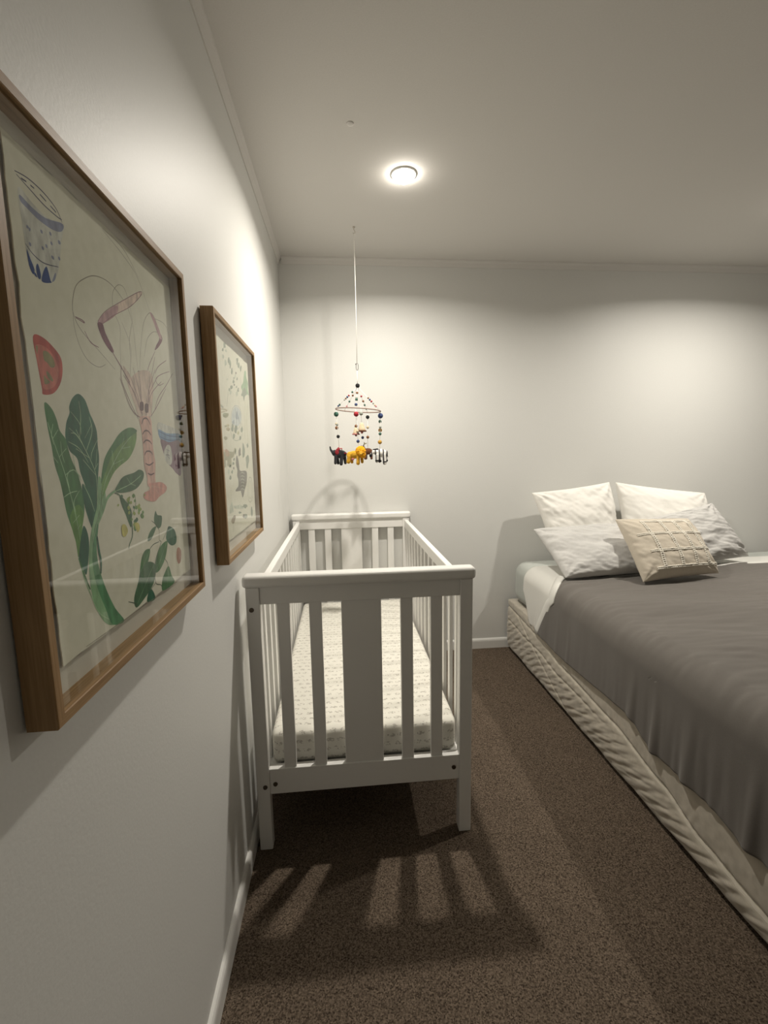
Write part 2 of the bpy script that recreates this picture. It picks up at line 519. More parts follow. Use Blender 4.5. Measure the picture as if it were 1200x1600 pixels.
for dz in (.0, -.010):
    pts = []
    for i in range(160):
        y = BY0 + .002 + (BY1 - BY0 - .004)*i/159
        z = interp(PIPE, y) + dz + .0012*nz(y*18, dz*100, 0)
        pts.append((valance_x(y, z) - .001, y, z))
    tube(pb, pts, .0022, 6)
link('valance_piping', pb, VAL, v, smooth=True)

mat_e = tag(empty('mattress', ((BX0 + BX1)/2, 1.73, .335)), 'deep bed mattress in a pale grey green fitted sheet under the taupe duvet', 'mattress')
link('fitted_sheet', puffed_box((BX0 + .008, BY0, .336), (BX1, BY1 - .012, .603), .074, 0, 0, 0, .004, 1.7), FITTED, mat_e, smooth=True)

def drape(name, mt, parent, ytop, x_off, z_top, rad, ay, hem, hem_head, NA, NB, wav, thick, foot=True, right=3.16, wr=(.006, .002), origin=None, y_foot=.62):
    """cloth lying on the bed and falling over its left side (and foot)"""
    bm = bmesh.new()
    xl = BX0 - x_off
    zc = z_top - rad; arc = rad*math.pi/2
    rows = []
    for j in range(NB + 1):
        tb = j/NB
        row = []
        for i in range(NA + 1):
            ta = i/NA
            # a: arc distance from the right edge; top width then arc then side
            wtop = right - (xl + rad)
            y_head_guess = hem_head(0)
            yf = y_foot - .0
            total_b = 1.0
            # cross-section first at the nominal y
            yn = y_foot + (ytop - y_foot)*tb
            side = max(.01, zc - hem(yn))
            tot = wtop + arc + side
            # more samples near the edge and side
            fa = ta
            cut = .45
            if fa < cut: s = wtop*(fa/cut)
            else: s = wtop + (arc + side)*((fa - cut)/(1 - cut))
            if s <= wtop: x = right - s; z = z_top; down = 0; nrm = (0, 1)
            elif s <= wtop + arc:
                th = (s - wtop)/rad
                x = xl + rad - rad*math.sin(th); z = zc + rad*math.cos(th); down = 0; nrm = (-math.sin(th), math.cos(th))
            else:
                x = xl; down = s - wtop - arc; z = zc - down; nrm = (-1, 0)
            dn = down/side if side > .02 else 0
            y = y_foot + (hem_head(x if down == 0 else xl - down) - y_foot)*tb
            # wrinkles
            topw = max(0, nrm[1])
            dis = topw*(wr[0]*nz(x*1.6, y*5, 3) + wr[1]*(1 + nz(x*2, y*2, 20))*nz(x*3, (y + .12*math.sin(x*2.3))*22 + 4*nz(x*2.5, y*2), 9) + .45*wr[1]*nz(x*9, y*40, 5))
            dis += .004*(1 - topw)*nz(y*8, z*4, 2)
            if down > 0:
                k = wav(y)
                ph = y*34 + 5*nz(y*3, 0, 4) + .6*nz(y*6, z*3, 8)
                dd = min(1, dn)
                dis += k*(dd**1.3)*(2.0*max(0, math.sin(ph))**3 - .3 + .7*nz(y*38, z*5, 6)) + .004*dd*dd
            x += nrm[0]*dis; z += nrm[1]*dis
            if foot:
                over = (.76 - y)
                if over > 0:
                    z = min(z, z_top - over*over*3); 
            row.append(bm.verts.new((x, y, z)))
        rows.append(row)
    if foot:
        for q in range(1, 9):
            row = []
            for vv in rows[0 if q == 1 else 0]:
                zz = vv.co.z - max(0, (vv.co.z - .28))*q/8
                row.append(bm.verts.new((vv.co.x, y_foot - .02 - .004*math.sin(vv.co.x*30), zz)))
            if q == 1: prevrow = rows[0]
            for i in range(len(row) - 1):
                bm.faces.new((prevrow[i], prevrow[i+1], row[i+1], row[i]))
            prevrow = row
    for a, b in zip(rows, rows[1:]):
        for i in range(len(a) - 1):
            bm.faces.new((a[i], b[i], b[i+1], a[i+1]))
    o = link(name, bm, mt, parent, smooth=True, origin=origin)
    sd = o.modifiers.new('solid', 'SOLIDIFY'); sd.thickness = thick; sd.offset = 0
    return o

HEM = [(.60, .225), (.94, .238), (1.09, .256), (1.30, .256), (1.45, .305), (1.93, .285), (2.28, .300)]
def duvet_head(x):
    if x >= BX0 - .03: return interp([(1.36, 2.12), (1.50, 2.22), (1.9, 2.24), (2.6, 2.33), (3.2, 2.36)], x)
    down = (BX0 - .016) - x
    return 2.13 + .15*min(1, down/.24)
duvet = drape('duvet', DUVET, None, 2.2, .016, .622, .102, None, lambda y: interp(HEM, y), duvet_head, 130, 380,
      lambda y: .0070*min(1, max(.14, (1.75 - y)/.5)), .008, wr=(.013, .0042), origin=(2.3, 1.4, .61), right=3.215, y_foot=.66)
tag(duvet, 'plain taupe grey duvet cover spread over the bed and hanging down its side', 'duvet')

def sheet_head(x):
    if x >= BX0 - .03: return interp([(1.36, 2.50), (1.6, 2.50), (3.2, 2.52)], x)
    down = (BX0 - .008) - x
    return 2.50 - .13*min(1, max(0, down - .06)/.2)
fs = drape('flat_sheet', SHEET_W, None, 2.4, .008, .6095, .080, None, lambda y: .300, sheet_head, 70, 60,
      lambda y: .006, .004, foot=False, wr=(.0015, .001), origin=(2.3, 2.35, .6), right=3.18, y_foot=2.02)
tag(fs, 'white flat sheet turned out between the duvet and the pillows', 'sheet')
def fold_band():
    """the turned-back hem of the sheet, a strip along the duvet's head edge"""
    bm = bmesh.new(); rows = []
    xl = BX0 - .0185; zt = .6265; rad = .096
    zc = zt - rad
    n = 90
    S = []
    for i in range(n + 1):
        t = i/n
        s = t*(1.75 + rad*math.pi/2 + .24)
        if s < 1.75: x = 3.2 - s*(3.2 - xl - rad)/1.75; S.append((x, zt, (0, 1), x))
        elif s < 1.75 + rad*math.pi/2:
            th = (s - 1.75)/rad; S.append((xl + rad - rad*math.sin(th), zc + rad*math.cos(th), (-math.sin(th), math.cos(th)), xl + rad - rad*math.sin(th)))
        else:
            d = s - 1.75 - rad*math.pi/2; S.append((xl, zc - d, (-1, 0), xl - .002 - d))
    for x, z, nr, key in S:
        yh = duvet_head(key if nr[1] < .3 and key < xl else x)
        r = []
        for k in range(7):
            u = k/6
            bulge = .003*math.sin(math.pi*u)
            down_e = .010*u**2 if nr[1] > .2 else .008*u**2
            y = yh - .028 + .075*u
            r.append(bm.verts.new((x + nr[0]*(bulge - down_e), y, z + nr[1]*(bulge - down_e))))
        rows.append(r)
    for a, b in zip(rows, rows[1:]):
        for k in range(6): bm.faces.new((a[k], a[k+1], b[k+1], b[k]))
    o = link('folded_edge', bm, SHEET_W, fs, smooth=True)
    sd = o.modifiers.new('solid', 'SOLIDIFY'); sd.thickness = .003; sd.offset = 1
fold_band()

# ---------------------------------------------------------------- pillows
def pillow_surface(corners, tf, tb, seed, bow=.06, wr=1.0, pinch=.42):
    BL, BR, TR, TL = [Vector(c) for c in corners]
    nrm = ((BR + TR - BL - TL).cross(TL + TR - BL - BR)).normalized()
    if nrm.y > 0: nrm = -nrm                  # towards the foot of the bed
    cs = [(-1, -1), (1, -1), (1, 1), (-1, 1)]
    def P(u, v, side, lift=0.0):
        uu = u*(1 - bow*(1 - v*v)*abs(u)**2); vv = v*(1 - bow*(1 - u*u)*abs(v)**2)
        a, b = (uu + 1)/2, (vv + 1)/2
        p = BL*(1-a)*(1-b) + BR*a*(1-b) + TR*a*b + TL*(1-a)*b
        prof = (max(0, 1 - abs(u)**2.3)*max(0, 1 - abs(v)**2.3))**pinch
        sag = 1 + .16*(-v)*(1 - abs(u))
        h = (tf if side > 0 else tb)*prof*sag
        w = 0
        for k, (cu, cv) in enumerate(cs):
            du, dv = u - cu, v - cv
            r = math.hypot(du, dv); phi = math.atan2(dv*-cv, du*-cu)
            w += .5*math.exp(-r/.55)*math.sin(phi*(9 + (seed*3 + k*2) % 5) + seed + k*1.7 + 2.2*nz(r*2, k, seed))*min(1, r*3.5)
        an = .5*math.sin(seed*2.1); u0_, v0_ = u, v; u, v = u*math.cos(an) + v*math.sin(an), v*math.cos(an) - u*math.sin(an)
        w += .9*nz(u*1.8 + seed, v*3.6, seed) + .45*nz(u*4.5 + 2*v, v*9 + seed + u*2, 3) + .30*nz(u*8 + 3*v, v*17, seed*2) + .16*nz(u*22, v*24, seed)
        u, v = u0_, v0_
        edge = min(1, prof*2.4)
        h += wr*.0085*w*edge
        h = h + lift
        return p + nrm*(h if side > 0 else -h)
    return P
def pillow_mesh(P, N=84):
    bm = bmesh.new()
    g = {}
    def par(i):
        t = -1 + 2*i/N
        return math.copysign(abs(math.sin(t*math.pi/2)), t)
    for side in (1, -1):
        for i in range(N + 1):
            for j in range(N + 1):
                edge = i in (0, N) or j in (0, N)
                if side < 0 and edge: g[(side, i, j)] = g[(1, i, j)]; continue
                g[(side, i, j)] = bm.verts.new(P(par(i), par(j), side))
        for i in range(N):
            for j in range(N):
                q = [g[(side, i, j)], g[(side, i+1, j)], g[(side, i+1, j+1)], g[(side, i, j+1)]]
                if len(set(q)) == 4:
                    bm.faces.new(q if side > 0 else q[::-1])
    return bm
def pillow(name, corners, tf, tb, seed, m, label, cat, group=None, **kw):
    P = pillow_surface(corners, tf, tb, seed, **kw)
    c = sum((Vector(q) for q in corners), Vector())/4
    o = link(name, pillow_mesh(P), m, None, smooth=True, origin=c)
    return tag(o, label, cat, group), P, c
pillow('pillow', [(1.600, 2.53, .615), (2.040, 2.55, .615), (1.985, 2.668, 1.085), (1.488, 2.668, 1.030)], .085, .060, 2.3, PILLOW_W, 'white pillow against the wall nearest the cot, behind a light grey pillow', 'pillow', 'white pillows against the wall', wr=1.4, bow=.035)
pillow('pillow', [(2.050, 2.55, .612), (2.63, 2.53, .612), (2.632, 2.668, 1.000), (2.030, 2.672, 1.082)], .085, .060, 5.1, PILLOW_W, 'white pillow against the wall farther from the cot, behind the checked cushion', 'pillow', 'white pillows against the wall', wr=.9, bow=.035)
pillow('pillow', [(1.445, 2.130, .645), (1.945, 2.150, .655), (2.03, 2.42, .860), (1.400, 2.43, .845)], .070, .055, 8.4, PILLOW_G, 'light grey linen pillow lying at the edge of the bed nearest the cot', 'pillow', 'light grey linen pillows', wr=1.4, bow=.03)
pillow('pillow', [(2.15, 2.235, .648), (2.70, 2.385, .650), (2.530, 2.490, .958), (2.02, 2.40, .885)], .070, .050, 11.9, PILLOW_G, 'crumpled light grey linen pillow leaning behind the checked cushion', 'pillow', 'light grey linen pillows', wr=1.7, bow=.03)
cu, PC, cc = pillow('cushion', [(1.785, 2.020, .640), (2.232, 2.075, .652), (2.172, 2.235, .912), (1.760, 2.235, .920)], .082, .032, 14.2, CUSH, 'small square oatmeal cushion with tufted check lines in front of the pillows', 'cushion', wr=.8, bow=.035)
tb_ = bmesh.new()
def tuft(fn, lift, r, n, bead=0):
    pts = [PC(*fn(i/(n-1)), 1, lift) for i in range(n)]
    rs = [r*(1 + bead*math.sin(i*2.4)) for i in range(n)]
    tube(tb_, pts, rs, 6)
for v0, ua, ub in ((.80, -.55, .80), (.33, -.82, .93), (-.22, -.72, .95), (-.74, -.70, .93)):
    for dv in (-.022, .022):
        tuft(lambda t, v0=v0, dv=dv, ua=ua, ub=ub: (ua + (ub-ua)*t, v0 + dv - .03*math.sin(t*3.1)), .0012, .0030, 90, .30)
for u0 in (-.52, -.08, .30, .66):
    for du in (-.026, .026):
        tuft(lambda t, u0=u0, du=du: (u0 + du + .02*math.sin(t*4), -.76 + 1.55*t), .0012, .0028, 70, .8)
for u0 in (-.52, -.08, .30, .66):
    for k in range(26):
        v1 = -.74 + 1.5*k/25
        uc = u0 + .02*math.sin((v1 + .76)/1.55*4)
        pts = [PC(uc + (t - .5)*.075, v1 + .006*math.sin(k*3.1), 1, .0022) for t in (0, .5, 1)]
        tube(tb_, pts, [.0018, .0028, .0018], 5)
link('tufted_lines', tb_, CUSH_L, cu, smooth=True)
# ---------------------------------------------------------------- ceiling fixings and the hanging mobile
HX, HY = .4215, 2.395
hook = lathe(bmesh.new(), [(0, 0), (.006, 0), (.006, -.003), (.0025, -.005), (.0018, -.014), (0, -.014)], (HX, HY, ROOM_H), 12)
tube(hook, [(HX, HY, ROOM_H - .014), (HX + .004, HY, ROOM_H - .018), (HX + .006, HY, ROOM_H - .024), (HX + .003, HY, ROOM_H - .030), (HX - .002, HY, ROOM_H - .031), (HX - .005, HY, ROOM_H - .027)], .0014, 6)
hk = link('ceiling_hook', hook, mat('hook_metal', (.5, .45, .38), .4, .5, .6), None, smooth=True, origin=(HX, HY, ROOM_H))
tag(hk, 'small metal hook in the ceiling holding the mobile cord', 'hook')
patch = lathe(bmesh.new(), [(0, 0), (.013, 0), (.012, -.002), (.005, -.003), (0, -.003)], (.39, 1.689, ROOM_H), 20)
tag(link('ceiling_plug', patch, CEIL, None, smooth=True, origin=(.39, 1.689, ROOM_H)), 'tiny pale round plug on the bare ceiling near the downlight', 'plug')

APEX_Z, RING_Z, RR = 1.637, 1.513, .1165
TILT = .066
mob = tag(empty('nursery_mobile', (HX, HY, RING_Z)), 'beaded baby mobile with felt elephant, lion and zebra hanging above the cot', 'mobile')
def ring_pt(deg, dr=0.0):
    a = math.radians(deg)
    x = (RR + dr)*math.cos(a); y = (RR + dr)*math.sin(a)
    return Vector((HX + x, HY + y, RING_Z - x*TILT))
cb = bmesh.new()
tube(cb, [(HX, HY, ROOM_H - .030), (HX + .001, HY, 2.1), (HX, HY, 1.748)], .0017, 6)
tube(cb, [(HX, HY, 1.712), (HX, HY, APEX_Z)], .0015, 6)
link('cord', cb, CORD, mob, smooth=True)
kb = bmesh.new()
tube(kb, [(HX + .006*math.sin(i*math.pi/6), HY, 1.731 + .018*math.cos(i*math.pi/6)) for i in range(12)], .0014, 6, closed=True)
tube(kb, [(HX - .005, HY, 1.742), (HX - .008, HY, 1.746)], .003, 8)
link('clip', kb, STEEL, mob, smooth=True)
hb = bmesh.new()
tube(hb, [ring_pt(i*7.5) for i in range(48)], .0030, 8, closed=True)
link('hoop', hb, mat('wrapped_hoop', (.33, .24, .20), .6, .3), mob, smooth=True)

BEAD_COLS = {'green': (.05, .12, .09), 'blue': (.05, .07, .16), 'red': (.33, .03, .04), 'gold': (.45, .26, .05), 'grey': (.30, .31, .27), 'black': (.02, .02, .02), 'brown': (.20, .09, .04), 'pink': (.55, .22, .24), 'cream': (.55, .45, .30), 'purple': (.13, .05, .14)}
BM = {k: mat('felt_bead_' + k, c, .85, .2) for k, c in BEAD_COLS.items()}
bead_mesh = {}
def bead(parent, p, r, col):
    r *= 1.2
    key = (col, round(r, 4))
    if key not in bead_mesh:
        bm = sphere(bmesh.new(), (0, 0, 0), r, 14, 9)
        me = bpy.data.meshes.new('bead'); bm.to_mesh(me); bm.free()
        me.materials.append(BM[col])
        for f in me.polygons: f.use_smooth = True
        bead_mesh[key] = me
    o = bpy.data.objects.new('bead', bead_mesh[key]); COL.objects.link(o)
    o.parent = parent; o.location = Vector(p) - parent_world(parent)
    return o
def strand(a, b, beads, name='bead_strand'):
    a, b = Vector(a), Vector(b)
    s = link(name, tube(bmesh.new(), [a, b], .0009, 5), CORD, mob, smooth=True)
    for t, r, col in beads: bead(s, a.lerp(b, t), r, col)
    return s
apex = Vector((HX, HY, APEX_Z))
bead(mob, (HX, HY, APEX_Z), .0095, 'black')
ANG = {'elephant': 186, 'lion': 262, 'zebra': 352, 'giraffe': 62, 'back': 128}
strand(apex - Vector((0, 0, .006)), ring_pt(ANG['elephant']), [(.24, .0045, 'green'), (.40, .004, 'red'), (.47, .0045, 'blue'), (.54, .004, 'brown'), (.60, .0035, 'grey'), (.82, .0045, 'green'), (.88, .004, 'blue')])
strand(apex - Vector((0, 0, .006)), ring_pt(ANG['zebra']), [(.46, .004, 'brown'), (.53, .0045, 'blue'), (.60, .0045, 'red'), (.68, .004, 'grey'), (.75, .004, 'cream'), (.80, .004, 'pink')])
strand(apex - Vector((0, 0, .006)), ring_pt(ANG['lion']), [(.30, .0055, 'brown'), (.55, .006, 'grey'), (.62, .006, 'green'), (.85, .0065, 'blue')])
strand(apex - Vector((0, 0, .006)), ring_pt(ANG['giraffe']), [(.36, .0045, 'red'), (.55, .005, 'brown'), (.70, .0045, 'green'), (.86, .004, 'grey')])
strand(apex - Vector((0, 0, .006)), ring_pt(ANG['back']), [(.35, .0045, 'brown'), (.60, .0045, 'green'), (.8, .004, 'pink')])

def figure(name, m, blobs, loc, parent=None, voxel=.0024, disp=0.0):
    """one continuous felt body fused out of ellipsoids"""
    bm = bmesh.new()
    for c, r in blobs:
        if len(c) == 2:                                   # limb: (start, end), (r0, r1)
            a, b = Vector(c[0]), Vector(c[1])
            n = 8
            for i in range(n):
                t = i/(n - 1); sphere(bm, Vector(loc) + a.lerp(b, t), r[0] + (r[1] - r[0])*t, 10, 7)
        else: sphere(bm, Vector(loc) + Vector(c), r, 14, 9)
    o = link(name, bm, m, parent, smooth=True)
    rm = o.modifiers.new('fuse', 'REMESH'); rm.mode = 'VOXEL'; rm.voxel_size = voxel; rm.use_smooth_shade = True
    if disp:
        tx = bpy.data.textures.new('tufts', 'CLOUDS'); tx.noise_scale = .006
        d = o.modifiers.new('tufts', 'DISPLACE'); d.texture = tx; d.strength = disp; d.mid_level = .4
    return o
FELT = lambda n, c: add_noise(mat(n, c, .95, .1, sheen=.2), tuple(v*.8 for v in c), tuple(min(1, v*1.2) for v in c), scale=(400, 400, 400), bump=.3, bump_dist=.001)
F_DARK = FELT('charcoal_felt', (.035, .036, .040)); F_YEL = FELT('ochre_felt', (.60, .33, .035)); F_ORG = FELT('orange_yarn', (.72, .33, .015))
F_RED = FELT('red_felt', (.28, .03, .04)); F_BRN = FELT('brown_felt', (.13, .055, .03)); F_CRM = FELT('cream_felt', (.62, .50, .34)); F_BLK = FELT('black_felt', (.012, .011, .012))
F_PNK = FELT('pink_felt', (.5, .18, .18)); F_HORN = FELT('olive_felt', (.20, .17, .07))
F_ZEB = mat('striped_felt', (.7, .7, .66), .95, .1)
def zebra_nodes():
    nt = F_ZEB.node_tree; N = nt.nodes; Lk = nt.links
    tc = N.new('ShaderNodeTexCoord'); w = N.new('ShaderNodeTexWave'); w.wave_type = 'BANDS'; w.bands_direction = 'X'
    w.inputs['Scale'].default_value = 15; w.inputs['Distortion'].default_value = 1.0
    Lk.new(tc.outputs['Object'], w.inputs['Vector'])
    cr = N.new('ShaderNodeValToRGB'); e = cr.color_ramp.elements
    e[0].position = .18; e[0].color = (.06, .055, .06, 1); e[1].position = .34; e[1].color = (.72, .70, .66, 1)
    Lk.new(w.outputs['Fac'], cr.inputs['Fac']); Lk.new(cr.outputs['Color'], N['Principled BSDF'].inputs['Base Color'])
zebra_nodes()

def quad(s, hx, hz, bw, foot=1.0):
    return []
# elephant: trunk raised on the left
pe = ring_pt(ANG['elephant'], -.012); pe.z = 1.288
strand(ring_pt(ANG['elephant']), pe + Vector((0, 0, .030)), [(.14, .0105, 'green'), (.40, .0055, 'grey'), (.70, .0075, 'black')])
el = figure('elephant_figure', F_DARK, [((.004, 0, 0), (.034, .021, .022)), ((-.024, 0, .006), (.016, .016, .017)),
    (((-.034, 0, .008), (-.045, 0, .024)), (.008, .0055)), (((-.045, 0, .024), (-.047, 0, .038)), (.0055, .004)),
    (((-.018, -.011, -.01), (-.022, -.012, -.046)), (.010, .0075)), (((-.014, .011, -.01), (-.008, .012, -.046)), (.010, .0085)),
    (((.012, -.011, -.01), (.008, -.012, -.050)), (.010, .0095)), (((.026, .010, -.008), (.030, .011, -.046)), (.010, .0080)),
    (((.036, 0, .004), (.044, 0, -.010)), (.004, .003))], pe, mob)
figure('ear', F_RED, [((-.012, -.018, .010), (.011, .0035, .014))], pe, el, .0016)
figure('saddle', F_RED, [((-.006, 0, .022), (.012, .016, .008)), ((-.004, 0, .030), (.006, .006, .006))], pe, el, .0016)
figure('tassel', F_PNK, [((.008, -.004, .030), (.009, .003, .003)), ((.013, -.004, .026), (.003, .003, .006))], pe, el, .0016)
figure('ear', F_RED, [((.030, -.012, .004), (.008, .006, .004))], pe, el, .0016)
# lion with orange mane
pl = ring_pt(ANG['lion'], -.004); pl.z = 1.288
strand(ring_pt(ANG['lion']), pl + Vector((.008, 0, .036)), [(.16, .0105, 'red'), (.60, .006, 'cream'), (.86, .007, 'blue')])
li = figure('lion_figure', F_YEL, [((-.014, 0, -.004), (.032, .018, .020)), ((-.036, 0, -.006), (.017, .016, .018)),
    (((-.040, -.008, -.01), (-.044, -.010, -.038)), (.010, .010)), (((-.030, .009, -.01), (-.026, .010, -.040)), (.009, .008)),
    (((.006, -.010, -.01), (.004, -.014, -.046)), (.009, .0095)), (((.024, .010, -.01), (.026, .010, -.040)), (.009, .008))], pl, mob, disp=.003)
figure('mane', F_ORG, [((.018, -.004, .010), (.027, .020, .029)), ((.008, -.006, .022), (.014, .012, .012)), ((.030, -.004, -.004), (.015, .014, .018))], pl, li, .0018, disp=.006)
figure('muzzle', F_YEL, [((.018, -.026, .004), (.010, .006, .010)), ((.018, -.031, -.001), (.006, .005, .005))], pl, li, .0014)
figure('ribbon', F_PNK, [((-.022, -.016, -.026), (.008, .003, .006))], pl, li, .0014)
# zebra, head lowered to the left
pz = ring_pt(ANG['zebra'], -.008); pz.z = 1.288
strand(ring_pt(ANG['zebra']), pz + Vector((0, 0, .024)), [(.12, .0115, 'blue'), (.13, .007, 'black'), (.42, .0055, 'grey'), (.60, .0065, 'green'), (.82, .009, 'gold')])
ze = figure('zebra_figure', F_ZEB, [((.006, 0, .002), (.032, .019, .022)), (((-.018, -.004, .006), (-.034, -.010, .010)), (.014, .009)), (((-.034, -.010, .010), (-.048, -.014, -.006)), (.009, .006)),
    (((-.014, -.010, -.008), (-.016, -.011, -.040)), (.010, .009)), (((.022, -.010, -.008), (.024, -.012, -.050)), (.010, .010)),
    (((-.004, .011, -.008), (.000, .011, -.042)), (.009, .008)), (((.030, .010, -.006), (.034, .011, -.040)), (.009, .008)), (((.036, 0, .010), (.044, 0, -.018)), (.005, .004))], pz, mob)
for q in ((-.016, -.011, -.037), (.024, -.012, -.044), (.000, .011, -.040), (.034, .011, -.038)):
    figure('hoof', F_BLK, [(q, (.0105, .0105, .007))], pz, ze, .0016)
figure('nose', F_BLK, [((-.049, -.015, -.010), (.008, .008, .009))], pz, ze, .0016)
figure('mane', F_BLK, [(((-.012, -.004, .022), (-.034, -.010, .020)), (.005, .004))], pz, ze, .0014)
# brown horned figure at the back of the hoop
pg = ring_pt(ANG['giraffe'], -.006); pg.z = 1.300
strand(ring_pt(ANG['giraffe']), pg + Vector((0, 0, .020)), [(.13, .0085, 'black'), (.42, .0065, 'cream'), (.7, .007, 'brown')])
gi = figure('deer_figure', F_BRN, [((.0, 0, .0), (.026, .017, .018)), (((-.018, -.004, .006), (-.026, -.006, .022)), (.010, .009)), ((-.034, -.008, .024), (.012, .008, .008)),
    (((-.014, -.008, -.008), (-.016, -.009, -.038)), (.008, .007)), (((.016, -.008, -.008), (.018, -.009, -.038)), (.008, .007)),
    (((-.010, .009, -.008), (-.010, .009, -.038)), (.008, .007)), (((.020, .009, -.008), (.020, .009, -.038)), (.008, .007))], pg, mob)
ab = bmesh.new()
for sgn in (-1, 1):
    b0 = pg + Vector((-.024, -.006 + sgn*.004, .030))
    tube(ab, [b0, b0 + Vector((.004, sgn*.004, .010)), b0 + Vector((.016, sgn*.008, .014))], .0024, 6)
    tube(ab, [b0 + Vector((.006, sgn*.004, .011)), b0 + Vector((.004, sgn*.005, .020))], .002, 6)
link('antler', ab, F_HORN, gi, smooth=True)
# two cone bells in the middle
def bell(dx, dy, z, s, m_rim, rot=0):
    c = Vector((HX + dx, HY + dy, z))
    bb = lathe(bmesh.new(), [(0, .030*s), (.006*s, .029*s), (.010*s, .020*s), (.015*s, .004*s), (.019*s, -.008*s), (.0175*s, -.009*s), (.012*s, .004*s), (0, .02*s)], c, 20)
    o = link('bell', bb, F_CRM, mob, smooth=True)
    rb = bmesh.new(); tube(rb, [c + Vector((.0185*s*math.cos(k*.5236), .0185*s*math.sin(k*.5236), -.008*s)) for k in range(12)], .0035*s, 6, closed=True)
    link('bell_rim', rb, m_rim, o, smooth=True)
    link('clapper', sphere(bmesh.new(), c + Vector((0, 0, -.014*s)), .006*s), F_PNK if m_rim is F_BRN else F_BRN, o, smooth=True)
    return o
strand(Vector((HX - .012, HY + .02, RING_Z + .02)), Vector((HX - .012, HY + .02, 1.425)), [(.93, .007, 'brown')])
strand(Vector((HX + .014, HY + .0, RING_Z + .02)), Vector((HX + .016, HY + .0, 1.44)), [(.40, .0085, 'grey')])
bell(-.014, .02, 1.398, .95, F_PNK)
bell(.017, .0, 1.415, 1.15, F_BRN)
bead(mob, (HX + .020, HY, 1.372), .0065, 'blue')
